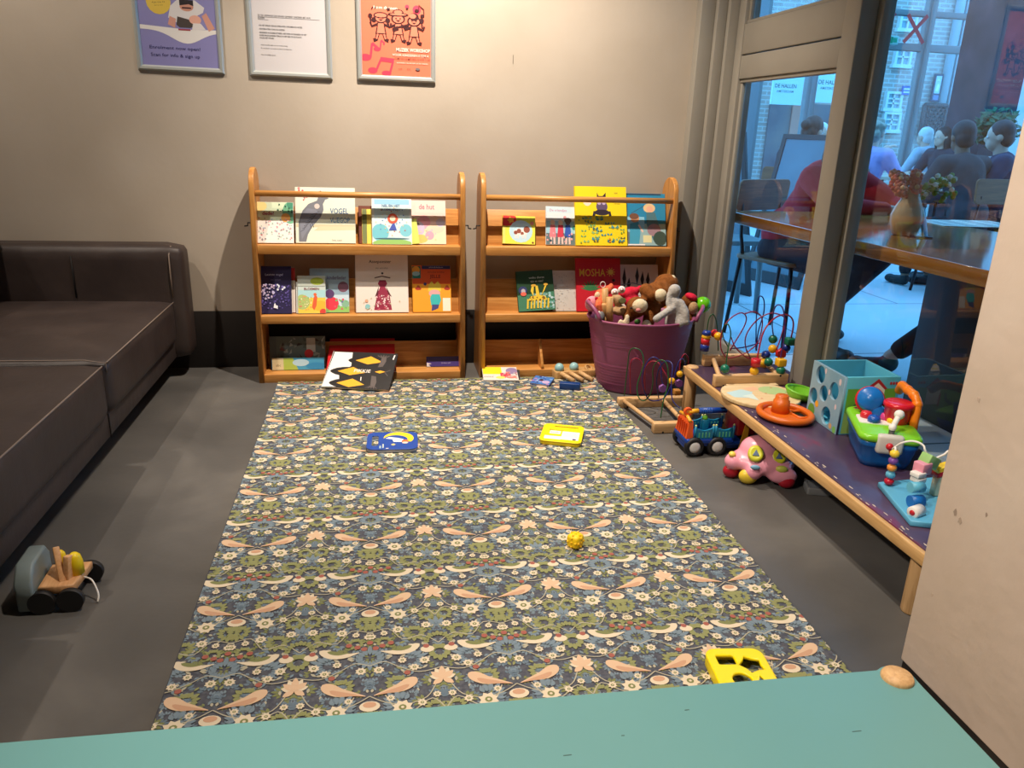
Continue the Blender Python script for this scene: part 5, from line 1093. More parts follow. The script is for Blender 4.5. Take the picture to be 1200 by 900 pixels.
mb = MB(); mb.bx((.06, .05, .066), (.085, .075, .12), M_TTL, None, .004); mb.sph((.07, .06, .125), .010, col(110, 190, 50, .4), 12); mb.obj('load', t)
mb = MB(); mb.cyl((.008, .065, .148), (.045, .065, .150), .0085, col(244, 180, 40, .35)); mb.obj('crane_tip', t)
mb = MB(); mb.cyl((.045, .065, .150), (.15, .065, .150), .0105, M_TBL, seg=14)
for k in range(6): mb.cyl((.05+.008*k, .065, .150), (.053+.008*k, .065, .150), .0118, col(40, 96, 180, .3))
mb.obj('crane_arm', t)
mb = MB(); mb.bx((.17, .014, .066), (.25, .116, .155), col(150, 26, 28, .35), None, .012, 3); mb.obj('cab', t)
mb = MB(); mb.shape([[(.185, .022), (.215, .022), (.215, .14), (.205, .14)]], -.002, .002, col(206, 150, 40, .4), T(0, .008, 0, PI/2)); mb.obj('ladder', t)
# pink toy car
o0 = onZ(898, 568, 0); t = thing('toy_car', 'pink baby toy car with yellow and green eyes lying under the purple bench edge', 'toy car', (o0.x, o0.y+.05, 0), -.35); M_PK = col(236, 158, 178, .3)
mb = MB(); mb.sph((0, 0, .062), (.105, .07, .042), M_PK, 24); mb.sph((-.01, .01, .095), (.065, .058, .05), M_PK, 22); mb.sph((-.09, -.02, .06), (.032, .03, .03), M_PK, 16); mb.sph((.06, -.05, .04), (.05, .025, .03), M_PK, 16); mb.sph((-.03, -.05, .045), (.03, .03, .03), M_PK, 16); blend(mb, 'body', M_PK, t, .006, 5)
for x, y, z, c, r in ((-.045, -.055, .026, (226, 196, 60), .026), (.075, -.058, .024, (170, 26, 44), .024), (-.095, -.02, .024, (170, 26, 44), .024), (.07, .06, .024, (170, 26, 44), .024), (-.05, .06, .024, (226, 196, 60), .024)):
    mb = MB(); mb.sph((x, y, z+.0005), (r*1.15, r*.75, r), col(*c, .35), 18); mb.obj('wheel', t)
for x, y, z, s in ((-.03, -.052, .108, 1), (.045, -.035, .098, .95)):
    d = V((x*.9, -.7, .55)).normalized(); Q = Matrix.Translation((x, y, z)) @ d.to_track_quat('Z', 'Y').to_matrix().to_4x4()
    mb = MB(); mb.lathe([(0, -.02), (.024*s, -.02), (.025*s, .0), (.02*s, .005), (.015*s, .004), (0, .003)], col(200, 200, 50, .35), 22, Q, 1, 1.1); e_ = mb.obj('eye', t)
    mb = MB(); mb.shape([[(-.011, -.009), (.011, -.009), (0, .012)]], .003, .007, col(90, 110, 140, .3), Q, .001); mb.obj('pupil', e_)
mb = MB(); mb.sph((-.03, -.078, .07), (.016, .006, .008), col(120, 170, 200, .4), 12); mb.obj('sticker', t)
mb = MB(); mb.sph((-.1, -.03, .088), (.012, .012, .01), col(236, 206, 90, .4), 12); mb.obj('lamp', t)
mb = MB(); mb.sph((.055, -.062, .066), (.02, .01, .012), col(190, 196, 80, .4), 12); mb.obj('lamp', t)
p0 = onZ(944, 583, 0); mb = MB(); mb.shape([rrect(.1, .06, .008)], 0, .024, col(120, 122, 124, .5), None, .003); mb.shape([rrect(.094, .054, .007), rrect(.084, .044, .006)], .023, .027, col(104, 106, 110, .5), None, .0008); o = mb.obj('plastic_box_lid', loc=(p0.x+.07, p0.y+.03, 0), rot=(0, 0, -.3)); tag(o, 'grey plastic lid on the dark floor under the bench behind the pink car', 'lid')

# ================================================================== WOODEN TIPPER TOY by the sofa
zz = .062
c4 = [onZ(*q_, zz) for q_ in ((43.5, 688.7), (86, 685), (108, 657), (60.7, 661))]
ux = ((c4[1]-c4[0])+(c4[2]-c4[3]))/2; uy = ((c4[3]-c4[0])+(c4[2]-c4[1]))/2
ctr = sum(c4, V())/4; ctr.z = 0; ang = math.atan2(uy.y, uy.x)     # long axis away from the cab end
t = thing('wooden_toy_truck', 'wooden toy truck with a grey cab and yellow peg on the floor beside the sofa', 'toy truck', ctr, math.atan2(ux.y, ux.x))
bpy.context.view_layer.update(); W2L = t.matrix_world.inverted()
def L3(px, py, z): return W2L @ onZ(px, py, z)
w, h = ux.length, uy.length
M_TW = wood('toy_truck_wood', (204, 150, 98), (228, 178, 128), 1, 10, .5); M_GRY = col(128, 142, 142, .45)
mb = MB(); lc = [W2L @ (p) for p in c4]
mb.shape([[(p.x, p.y) for p in lc]], .040, zz, M_TW, None, .004); mb.obj('bed', t)
# cab slab: stands at the left end of the bed
a_, b_ = lc[0], lc[3]
cn = (a_+b_)/2; dirv = (b_-a_).normalized(); nrm = V((-dirv.y, dirv.x, 0))
cw = (b_-a_).length+.03
Q = frame((cn.x+nrm.x*.004, cn.y+nrm.y*.004, .012), (dirv.x, dirv.y, 0), (0, 0, 1))
pr = [(-cw/2, 0), (cw/2, 0), (cw/2, .08), (cw/2-.02, .105), (-cw/2+.03, .105), (-cw/2, .07)]
zs = 1 if (Q.to_3x3() @ V((0, 0, 1))).dot(nrm) > 0 else -1
mb = MB(); mb.shape([pr], .0 if zs > 0 else -.038, .038 if zs > 0 else 0, M_GRY, Q, .006); mb.obj('cab', t)
for px0, py0, px1, py1, z1 in ((75, 697, 65, 641, .128), (80, 694, 79.5, 651, .115)):
    p0_ = L3(px0, py0-8, .045); p1_ = L3(px1, py1, z1); mb = MB(); d = (p1_-p0_); Q = Matrix.Translation((p0_+p1_)/2) @ d.to_track_quat('Z', 'Y').to_matrix().to_4x4(); mb.box((0, 0, 0), (.014, .017, d.length), M_TW, Q, .002); mb.obj('fork', t)
for px, py, r in ((90, 671, .0165), (74, 668, .012)):
    p_ = L3(px, py, zz); mb = MB(); mb.lathe([(0, zz+.0006), (r*1.05, zz+.0006), (r, zz+.03), (r*.8, zz+.045), (r*.4, zz+.052), (0, zz+.054)], col(236, 204, 20, .4), 22, T(p_.x, p_.y)); mb.obj('peg', t)
for k in (0, 1):
    for e in (.1, .9):
        p_ = lc[0].lerp(lc[1], e) if k == 0 else lc[3].lerp(lc[2], e); ax = (lc[3]-lc[0]).normalized()
        mb = MB(); c_ = V((p_.x, p_.y, .028)); s_d = -1 if k == 0 else 1
        mb.cyl(c_+ax*s_d*.001, c_+ax*s_d*.016, .028, col(26, 25, 26, .6), seg=26); mb.obj('wheel', t)
rm = (lc[1]+lc[2])/2; mb = MB(); mb.tube(cat([(rm.x, rm.y, .05), (rm.x+.02, rm.y-.012, .046), (rm.x+.035, rm.y-.03, .02), (rm.x+.034, rm.y-.04, .004)], 5), .002, WHITE, 6); mb.obj('string', t)
# ================================================================== CAFE BEYOND THE GLASS
def cafe_floor_mat():
    m, nt, b = nmat('cafe_floor_sheets'); N = nt.nodes; L = nt.links
    tc = N.new('ShaderNodeTexCoord'); br = N.new('ShaderNodeTexBrick'); br.inputs['Color1'].default_value = C(208, 210, 212); br.inputs['Color2'].default_value = C(216, 218, 220); br.inputs['Mortar'].default_value = C(96, 98, 100)
    br.inputs['Scale'].default_value = 1; br.inputs['Brick Width'].default_value = 2.4; br.inputs['Row Height'].default_value = 1.2; br.inputs['Mortar Size'].default_value = .006
    L.new(tc.outputs['Object'], br.inputs['Vector']); L.new(br.outputs['Color'], b.inputs['Base Color']); b.inputs['Roughness'].default_value = .4
    return m
mb = MB(); mb.bx((1.66, -3, -.06), (16, 9.6, -.001), cafe_floor_mat()); mb.bx((-4, 3.7, -.06), (1.66, 9.6, -.001), cafe_floor_mat()); struct(mb, 'floor')
mb = MB(); mb.bx((-6, 9.6, -.12), (30, 17, -.02), noisy('street_paving', [(.3, (120, 118, 114)), (.7, (142, 140, 136))], 3, rough=.8)); struct(mb, 'ground')
YWN = 9.4
mb = MB(); mb.bx((1.66, -1.2, 3.2), (9, 3.6, 3.3), col(196, 194, 190, .8)); struct(mb, 'ceiling')  # unseen slab over the near cafe only, added to block steep sky light
mb = MB(); mb.bx((1.66, -1.3, 0), (12, -1.2, 3.3), col(120, 112, 106, .8)); struct(mb, 'wall_rear')  # unseen cafe wall, put in to keep out sky light from behind
M_MUL = col(132, 132, 130, .5)
w2 = bpy.data.objects.new('window_2', None); COL.objects.link(w2); w2['kind'] = 'structure'
def vbar(px, py, wpx, name='mullion'):
    p = onY(px, py, YWN); w = wpx*(YWN*.95)/F
    m = MB(); m.bx((p.x-w/2, YWN-.05, 0), (p.x+w/2, YWN+.05, 6), M_MUL, None, .01); m.bx((p.x-w*.18, YWN-.08, 0), (p.x+w*.18, YWN+.06, 6), M_MUL, None, .01); m.obj(name, w2)
for px, py, w in ((878, 160, 15), (950, 100, 13), (1062, 168, 12), (1128, 135, 12), (1196, 60, 14)): vbar(px, py, w)
xl, xr = onY(878, 160, YWN).x, onY(1196, 60, YWN).x
for px, py, h in ((1090, 17, 7), (1090, 57, 9)):
    p = onY(px, py, YWN); hh = h*YWN*.95/F; m = MB(); m.bx((onY(1005, 60, YWN).x, YWN-.04, p.z-hh/2), (xr, YWN+.04, p.z+hh/2), M_MUL, None, .01); m.obj('transom', w2)
m = MB(); m.bx((xl, YWN-.06, 5.6), (xr+3, YWN+.06, 6), M_MUL); m.obj('window_head', w2)
m = MB(); m.bx((xl, YWN-.005, .1), (xr, YWN+.005, 5.6), M_GLASS); m.obj('glass_pane', w2)
def cross(px, py, s):
    p = onY(px, py, YWN-.09); k = s*YWN*.95/F; m = MB()
    for a in (.86, -.86): m.box((0, 0, 0), (k*2.75, .004, k*.3), col(176, 20, 44, .5), T(p.x, p.y-.001*(a > 0), p.z, 0, a, 0))
    o = m.obj('red_cross', w2); return o
cross(1073, 34, 15); cross(1035, 31, 15)
p = onY(1040, 47, YWN-.2); m = MB(); m.box((0, 0, 0), (.26, .06, .1), col(150, 190, 176, .4), T(*p), .01); m.box((0, -.031, 0), (.1, .004, .07), col(20, 130, 90, .4), T(*p)); m.box((.08, -.031, 0), (.05, .004, .05), col(40, 150, 110, .4), T(*p)); o = m.obj('exit_sign', T and None); tag(o, 'small green and white emergency exit sign under the red crosses on the far window', 'exit sign')
p1, p2 = onY(1148, 90, 8.2), onY(1184, 90, 8.2)
def brickmat(name, c1, c2, mo, sc=1.0):
    m, nt, b = nmat(name); N = nt.nodes; L = nt.links
    tc = N.new('ShaderNodeTexCoord'); mp = N.new('ShaderNodeMapping'); mp.inputs['Rotation'].default_value = (PI/2, 0, 0)
    br = N.new('ShaderNodeTexBrick'); br.inputs['Color1'].default_value = C(*c1); br.inputs['Color2'].default_value = C(*c2); br.inputs['Mortar'].default_value = C(*mo); br.inputs['Scale'].default_value = sc; br.inputs['Brick Width'].default_value = .24; br.inputs['Row Height'].default_value = .085; br.inputs['Mortar Size'].default_value = .012
    L.new(tc.outputs['Object'], mp.inputs[0]); L.new(mp.outputs[0], br.inputs['Vector']); L.new(br.outputs['Color'], b.inputs['Base Color']); b.inputs['Roughness'].default_value = .85; return m
mb = MB(); mb.bx((p1.x, 8.0, 0), (p2.x, 8.6, 5.8), noisy('dark_brick_pier', [(.3, (38, 28, 34)), (.6, (62, 46, 54)), (.8, (86, 68, 74))], 3)); struct(mb, 'trim_2')
# --- houses across the street
YB = 15.5
bl = thing('brick_house', 'tall pale brick house across the street with white sash windows, seen through the far window', 'house', (9, YB, 0)); QH = Matrix.Translation((-9, -YB, 0))
mb = MB(); mb.bx((onY(893, 100, YB).x, YB, 0), (24, YB+.5, 13), brickmat('pale_brick', (196, 172, 160), (182, 156, 146), (206, 198, 190)), QH); mb.obj('wall', bl)
mb = MB(); a, b = onY(902, 120, YB), onY(974, 160, YB); mb.bx((a.x, YB-.06, .0), (b.x, YB+.01, a.z), noisy('shopfront_dark', [(.3, (84, 84, 96)), (.5, (120, 116, 120)), (.7, (150, 132, 124))], 1.2), QH)
p = onY(938, 140, YB); mb.bx((p.x-.25, YB-.09, p.z-.7), (p.x+.2, YB-.05, p.z+.7), col(226, 150, 130), QH); mb.obj('shopfront', bl)
def sash(x0, y0, x1, y1, rows=3):
    a, b = onY(x0, y0, YB), onY(x1, y1, YB); m = MB(); m.bx((a.x, YB-.05, b.z), (b.x, YB+.05, a.z), col(150, 170, 176, .2), QH); m.obj('pane', (f_ := MB_frame(a, b, rows)))
def MB_frame(a, b, rows):
    m = MB(); W_ = col(226, 226, 222, .5); w = .05
    for q_ in ((a.x-w, b.z, a.x, a.z), (b.x, b.z, b.x+w, a.z), (a.x-w, a.z, b.x+w, a.z+w), (a.x-w*1.6, b.z-w*1.4, b.x+w*1.6, b.z)): m.bx((q_[0], YB-.1, q_[1]), (q_[2], YB+.02, q_[3]), W_, QH)
    for i in range(1, rows): z = a.z+(b.z-a.z)*i/rows; m.bx((a.x, YB-.08, z-.015), (b.x, YB-.04, z+.015), W_, QH)
    x = (a.x+b.x)/2; m.bx((x-.015, YB-.08, b.z), (x+.015, YB-.04, a.z), W_, QH); return m.obj('window', bl)
sash(1056, 14, 1068, 34, 2); sash(1050, 58, 1061, 76, 2); sash(1039, 110, 1050, 127, 3); sash(1036, 134, 1048, 152, 3)
a = onY(1112, 60, YB); mb = MB(); mb.cyl((a.x, YB-.08, 0), (a.x, YB-.08, 13), .09, col(190, 200, 204, .5), M=QH); mb.obj('drainpipe', bl)
a, b = onY(1118, 60, YB), onY(1140, 60, YB); mb = MB(); mb.bx((a.x, YB-.15, 0), (b.x+2, YB+.01, 13), col(186, 190, 192, .7), QH); mb.obj('plaster_bay', bl)
def wall_sign(name, label, cat_, x0, y0, x1, y1, art, bg, Y=YB-.12, d=.05):
    a, b = onY(x0, y1, Y), onY(x1, y0, Y); w, h = abs(b.x-a.x), abs(b.z-a.z); o = thing(name, label, cat_, ((a.x+b.x)/2, Y, min(a.z, b.z)))
    m = MB(); Q = Matrix(((1, 0, 0, 0), (0, 0, -1, 0), (0, 1, 0, 0), (0, 0, 0, 1))); m.bx((-w/2, 0, -d), (w/2, h, 0), col(*bg), Q); art(Art(m, w, h, .002, Q)); m.obj('board', o); return o
def a_hal(A): A.text('DE HALLEN', .5, .46, .2, (50, 100, 110), 'CENTER', .015, .95); A.text('AMSTERDAM', .5, .3, .12, (70, 120, 130), 'CENTER', .01, 1.1)
def s_hal(A): A.text('DE HALLEN', .42, .5, .16, (40, 90, 100), 'CENTER', .015, .9); A.text('AMSTERDAM', .42, .36, .1, (60, 110, 120), 'CENTER', .008, 1)
wall_sign('shop_sign', 'pale blue green sign lettered DE HALLEN AMSTERDAM, left of the far mullion', 'sign', 903, 84, 944, 122, s_hal, (206, 232, 226), 14.6)
wall_sign('shop_sign', 'pale blue green sign lettered DE HALLEN AMSTERDAM, half behind the door post', 'sign', 955, 78, 996, 120, s_hal, (206, 232, 226), 14.6)
wall_sign('street_sign', 'small blue street name sign on the pale brick house', 'sign', 1057, 101, 1069, 111, lambda A: (A.rect(.1, .55, .9, .75, (206, 214, 226)), A.rect(.1, .2, .9, .4, (206, 214, 226))), (50, 90, 170))
def s_fig(A): A.rect(.14, .3, .86, .93, (190, 206, 214)); A.circ(.5, .76, .16, (236, 236, 232)); A.poly([(.3, .4), (.62, .36), (.74, .55), (.6, .66), (.42, .62)], (240, 240, 236)); A.circ(.5, .74, .07, (90, 100, 110)); A.rect(.14, .06, .86, .24, (110, 130, 170))
wall_sign('wall_poster', 'dark framed picture with a white figure hanging on the pale brick house', 'poster', 1091, 87, 1106, 119, s_fig, (66, 62, 80))
wall_sign('wall_sign', 'narrow white sign low on the pale brick house', 'sign', 1018, 122, 1031, 128, lambda A: A.rect(.55, .2, .7, .8, (70, 80, 90)), (226, 230, 232))
a, b = onY(1077, 160, YB-.2), onY(1110, 124, YB-.2); o = thing('trellis', 'dark diagonal lattice trellis against the pale brick house', 'trellis', ((a.x+b.x)/2, YB-.2, a.z)); w, h = b.x-a.x, b.z-a.z; M_TR = col(74, 56, 52, .7)
mb = MB()
for i in range(-5, 6):
    for s in (1, -1):
        x0 = i*w/5; pts = []
        for k in range(21):
            z = h*k/20; x = x0+s*(z-h/2)*.8
            if abs(x) <= w/2: pts.append((x, 0, z))
        if len(pts) > 1: mb.cyl(pts[0], pts[-1], .028, M_TR, seg=6)
for q_ in (((-w/2, 0, 0), (-w/2, 0, h)), ((w/2, 0, 0), (w/2, 0, h)), ((-w/2, 0, h), (w/2, 0, h)), ((-w/2, 0, 0), (w/2, 0, 0))): mb.cyl(*q_, .045, M_TR, seg=8)
mb.obj('lattice', o)
# hedge on the right
def leafy(name, label, cat_, c, r, n, m, s, seed=1):
    q_ = random.Random(seed); mb = MB()
    for i in range(n):
        d = V((q_.gauss(0, 1), q_.gauss(0, 1), q_.gauss(0, 1))).normalized()*q_.random()**.33; p = V((d.x*r[0], d.y*r[1], d.z*r[2])); a = V((q_.gauss(0, 1), q_.gauss(0, 1), q_.gauss(0, 1))).normalized(); b_ = a.orthogonal().normalized()*s*.4
        vs = [mb.bm.verts.new(p+x) for x in (a*s, b_, -a*s, -b_)]; mb.bm.faces.new(vs); mb._fin(vs, m, None, False)
    o = mb.obj(name, loc=c); return tag(o, label, cat_) if cat_ else o
g = onY(1172, 134, 7.7); leafy('hedge_plant', 'dark green leafy plant at the right behind the man in the dark jacket', 'plant', (g.x, g.y, g.z-.15), (.27, .15, .22), 320, col(40, 84, 52, .6), .06, 3)
# side wall panel on the left inside the cafe
p = onY(869, 150, 6.6); p2_ = onY(884, 150, 6.6); mb = MB(); mb.bx((p.x-.6, 6.6, 0), (p2_.x, 6.75, 3.6), col(146, 148, 150, .6)); struct(mb, 'wall_cafe')

# ------------------------------------------------------------------ long wooden table
M_TOPW = wood('cafe_table_wood', (150, 92, 40), (186, 124, 62), 1, 3, .08, 1.0)
TA = [V((1.66, 3.54)), V((1.735, 1.35)), V((2.55, 1.38)), V((2.50, 3.57))]
ct = thing('cafe_table', 'long honey wood cafe table right behind the glass', 'table', (2.1, 2.5, 0)); QT = Matrix.Translation((-2.1, -2.5, 0))
mb = MB(); mb.shape([[(p.x, p.y) for p in TA]], .69, .74, M_TOPW, QT, .003); mb.obj('tabletop', ct)
M_DK = col(24, 17, 16, .6)
for c_, s_, h in (((2.25, 2.62), (.10, .34), .69), ((2.2, 1.62), (.1, .4), .69)):
    mb = MB(); mb.bx((c_[0]-s_[0]/2, c_[1]-s_[1]/2, 0), (c_[0]+s_[0]/2, c_[1]+s_[1]/2, h), M_DK, QT, .006); mb.obj('leg_panel', ct)
mb = MB(); mb.cyl((2.1, 2.2, .69), (1.93, 2.0, 0), .016, M_DK, M=QT); mb.obj('brace', ct)
cb = thing('cabinet', 'low black cabinet under the right end of the long wooden table', 'cabinet', (2.15, 1.75, 0)); mb = MB(); mb.bx((-.16, -.36, 0), (.4, .24, .46), M_DK, None, .006); mb.obj('body', cb)
mb = MB(); mb.bx((-.172, -.34, .02), (-.16, .22, .44), col(30, 22, 21, .5), None, .003); mb.obj('door', cb)
# vase with flowers
vp = onZ(1065, 277, .74); t = thing('flower_vase', 'tan ceramic vase of coral and white flowers on the long wooden table', 'vase', (vp.x, vp.y+.03, .7405))
mb = MB(); mb.lathe([(0, 0), (.038, 0), (.044, .004), (.058, .05), (.060, .075), (.05, .105), (.034, .135), (.03, .16), (.034, .18), (.029, .178), (.025, .15), (0, .12)], noisy('tan_glaze', [(.3, (176, 148, 118)), (.7, (196, 170, 140))], 8, rough=.25), 32); mb.obj('vase', t)
q_ = random.Random(4)
for i in range(14):
    px, py = 1046+q_.uniform(0, 34), 203+q_.uniform(2, 22); p = onY(px, py, vp.y+q_.uniform(-.03, .08))-t.location; mb = MB(); c_ = q_.choice(((214, 112, 84), (226, 140, 110), (206, 96, 84)))
    for k in range(8): a = k*PI/4; mb.sph(p+V((.017*math.cos(a), .010*math.sin(a), .015*math.sin(a))), (.010, .007, .009), col(*c_, .7), 8)
    mb.sph(p+V((0, -.006, .004)), .009, col(236, 176, 130, .7), 8); mb.tube([p, V((p.x*.4, p.y*.4, .17))], .0022, col(70, 110, 50), 6); mb.obj('flower', t)
for i in range(11):
    px, py = 1082+q_.uniform(0, 32), 210+q_.uniform(0, 22); p = onY(px, py, vp.y+q_.uniform(-.03, .08))-t.location; mb = MB()
    for k in range(7): a = k*.9; mb.sph(p+V((.022*math.cos(a), .012*math.sin(a), .016*math.sin(a*1.7))), (.012, .006, .009), col(*((110, 150, 50) if (k+i) % 3 else (226, 230, 222)), .7), 8)
    mb.tube([p, V((p.x*.4, p.y*.4, .17))], .002, col(80, 120, 50), 6); mb.obj('leaf_spray', t)
# slanting card stand, papers
sp = onZ(1086, 279, .74); t = thing('card_stand', 'slim pale blue card stand with a black clip next to the tan vase', 'stand', (sp.x, sp.y, .7405))
mb = MB(); Q = T(0, .035, .056, 0, -.0, .2); mb.box((0, 0, 0), (.024, .008, .118), col(150, 190, 214, .25), Q @ T(0, 0, 0, -.35), .002); mb.obj('card', t)
mb = MB(); mb.cyl((-.012, .058, .112), (.012, .062, .112), .011, BLACK); mb.obj('clip', t)
mb = MB(); mb.bx((-.05, -.006, 0), (.02, .03, .004), col(40, 52, 70, .3)); mb.obj('foot', t)
for n_, (px, py, rz, lb) in enumerate(((1012, 241, .25, 'white newspaper lying open beside the red sleeve on the long wooden table'), (1134, 262, -.1, 'newspaper with small print at the far right of the long wooden table'))):
    p = onZ(px, py, .742); o = thing('newspaper', lb, 'newspaper', (p.x, p.y, .7408), rz); mb = MB(); mb.bx((-.19, -.13, 0), (.0, .13, .002), PAPER); mb.bx((0.001, -.13, 0), (.19, .13, .0035), PAPER)
    for i in range(12):
        for k in (-.17, -.08, .02, .11): mb.box((k+.03, -.11+.02*i, .0038 if k > 0 else .0023), (.065, .006, .0002), col(120, 118, 116))
    mb.obj('sheet', o)

# ------------------------------------------------------------------ people
SK1, SK2 = noisy('fair_skin', [(.3, (206, 160, 138)), (.7, (216, 172, 150))], 6, rough=.55), noisy('brown_skin', [(.3, (120, 80, 60)), (.7, (134, 92, 70))], 6, rough=.55)
def hand(mb, w, d, up, m, s=1):
    w = V(w); d = V(d).normalized(); sd = d.cross(V(up)).normalized(); n = sd.cross(d).normalized()
    caps(mb, [w, w+d*.05*s], [.026*s, .03*s], m, 10); mb.sph(w+d*.05*s, (.032*s, .032*s, .02*s), m, 10)
    for k, L in ((-1.5, .058), (-.5, .072), (.5, .068), (1.5, .052)):
        b = w+d*.075*s+sd*.0165*k*s; caps(mb, [b, b+d*L*.55*s-n*.006*s, b+d*L*.95*s-n*.022*s], [.0095*s, .0088*s, .0075*s], m, 8)
    b = w+d*.025*s+sd*.028*s; caps(mb, [b, b+(d*.5+sd*.8).normalized()*.035*s, b+(d*.9+sd*.55).normalized()*.06*s], [.012*s, .010*s, .0085*s], m, 8)
PSC = .92
def person(label, loc, rz, lean=.15, shirt=(60, 60, 64), pants=(30, 30, 36), hair=(40, 30, 26), skin=SK1, hs='short', head=(0, 0), elbows=None, hands=None, knees=None, feet=None, size=1, shoes=(24, 22, 24), eyes=True, sock=None, stand=False):
    t = thing('person', label, 'person', loc, rz); t.scale = (PSC,)*3
    Z0 = .47; sh_h = .50
    hipz = Z0+.09
    chest = V((0, math.sin(lean)*.36, hipz+math.cos(lean)*.36)); shc = V((0, math.sin(lean)*sh_h, hipz+math.cos(lean)*sh_h))
    nk = shc+V((0, .02, .055)); hc = nk+V((.03*math.sin(head[0]), .035+.05*math.sin(head[1]), .122))
    S = [shc+V((sx*.185, 0, -.02)) for sx in (-1, 1)]
    E_ = [V(e) for e in (elbows or [(-.27, shc.y+.1, shc.z-.26), (.27, shc.y+.1, shc.z-.26)])]
    Hn = [V(e) for e in (hands or [(-.14, shc.y+.32, .80), (.14, shc.y+.32, .80)])]
    HP = [V((sx*.09, 0, hipz-.02)) for sx in (-1, 1)]
    K_ = [V(e) for e in (knees or [(-.12, .44, .5), (.12, .44, .5)])]
    Ft = [V(e) for e in (feet or [(-.12, .40, .09), (.12, .40, .09)])]
    mb = MB()
    hq = Matrix.Translation(hc) @ Euler((-head[1]*.6, 0, -head[0])).to_matrix().to_4x4()
    mb.sph((0, -.01, .02), (.077, .094, .098), skin, 18, hq); mb.sph((0, .03, -.045), (.055, .06, .062), skin, 14, hq); mb.sph((0, .088, -.01), (.013, .02, .022), skin, 10, hq)
    for sx in (-1, 1): mb.sph((sx*.078, -.01, -.005), (.012, .022, .03), skin, 10, hq)
    mb.sph((0, .078, -.052), (.024, .014, .008), skin, 8, hq)
    caps(mb, [nk-V((0, .01, .06)), hc-V((0, .02, .05))], [.058, .052], skin); caps(mb, [(0, 0, hipz), chest, shc-V((0, 0, .03))], [.11, .115, .09], skin)
    for i in (0, 1):
        caps(mb, [shc-V((0, 0, .03)), S[i], E_[i], Hn[i]], [.07, .052, .038, .026], skin, 12)
        d = (Hn[i]-E_[i]).normalized(); hand(mb, Hn[i], d+V((0, .1, -.1)), (0, 0, 1), skin)
        caps(mb, [HP[i], K_[i], Ft[i]], [.075, .048, .034], skin, 12)
    blend(mb, 'body', skin, t, .0085, 3)
    M_S = noisy('shirt_%d_%d' % (shirt[0], shirt[2]), [(.3, shirt), (.7, tuple(min(255, c_+14) for c_ in shirt))], 14, rough=.9, bump=.3, bscale=30, bdist=.006)
    mb = MB(); mb.sph(chest, (.175, .125, .2), M_S, 18); mb.sph((0, 0, hipz+.08), (.165, .13, .15), M_S, 16); caps(mb, [(0, .0, hipz+.02), chest, shc-V((0, 0, .03))], [.135, .14, .105], M_S); caps(mb, [nk-V((0, .01, .07)), nk-V((0, .01, .035))], [.075, .064], M_S)
    for i in (0, 1):
        w_ = Hn[i].lerp(E_[i], .1); caps(mb, [shc-V((0, 0, .04)), S[i], E_[i], w_], [.1, .075, .056, .04], M_S, 12)
    blend(mb, 'shirt', M_S, t, .011, 5)
    M_P = noisy('trousers_%d' % pants[0], [(.3, pants), (.7, tuple(c_+10 for c_ in pants))], 12, rough=.9)
    mb = MB(); mb.sph((0, 0, hipz-.02), (.18, .14, .11), M_P, 16)
    for i in (0, 1): caps(mb, [HP[i], K_[i], Ft[i].lerp(K_[i], .12)], [.095, .07, .052], M_P, 12)
    blend(mb, 'trousers', M_P, t, .011, 4)
    for i in (0, 1):
        f = Ft[i]; dr = (K_[i]-HP[i]); dr.z = 0; dr = dr.normalized() if feet is None or len(feet[i]) < 4 else dr
        mb = MB(); mb.sph((f.x, f.y, f.z-.035), (.042, .05, .05), col(*shoes, .6), 12); e = f+dr*.15; mb.sph((e.x, e.y, f.z-.05), (.045, .05, .035), col(*shoes, .6), 12); caps(mb, [(f.x, f.y, f.z-.045), (e.x, e.y, f.z-.055)], [.042, .034], col(*shoes, .6)); blend(mb, 'shoe', col(*shoes, .6), t, .007, 3)
    M_H = noisy('hair_%d_%d' % (hair[0], hair[2]), [(.3, hair), (.7, tuple(min(255, c_+22) for c_ in hair))], 30, (1, 1, .2), rough=.6, bump=.5, bscale=90)
    mb = MB(); mb.sph((0, -.026, .04), (.088, .096, .096), M_H, 18, hq); mb.sph((0, -.05, -.01), (.08, .068, .08), M_H, 16, hq)
    if hs == 'long': mb.sph((0, -.075, -.09), (.085, .05, .12), M_H, 14, hq); mb.sph((-.07, -.03, -.06), (.03, .05, .11), M_H, 12, hq); mb.sph((.07, -.03, -.06), (.03, .05, .11), M_H, 12, hq)
    if hs == 'curly':
        q2 = random.Random(3)
        for i in range(46):
            a = q2.uniform(0, 6.28); b_ = q2.uniform(-.3, 1.4); d = V((math.cos(a)*math.cos(b_), math.sin(a)*math.cos(b_), math.sin(b_)))
            if d.y > .45 and d.z < .55: continue
            mb.sph((d.x*.098, d.y*.1-.02, d.z*.105+.02), .028, M_H, 8, hq)
    if hs == 'bun': mb.sph((0, -.12, .03), .045, M_H, 12, hq)
    blend(mb, 'hair', M_H, t, .008, 2)
    if eyes:
        for sx in (-1, 1):
            mb = MB(); mb.sph((sx*.03, .079, .008), (.012, .008, .007), WHITE, 10, hq); mb.sph((sx*.03, .085, .008), (.006, .004, .006), BLACK, 8, hq); mb.obj('eye', t)
    return t
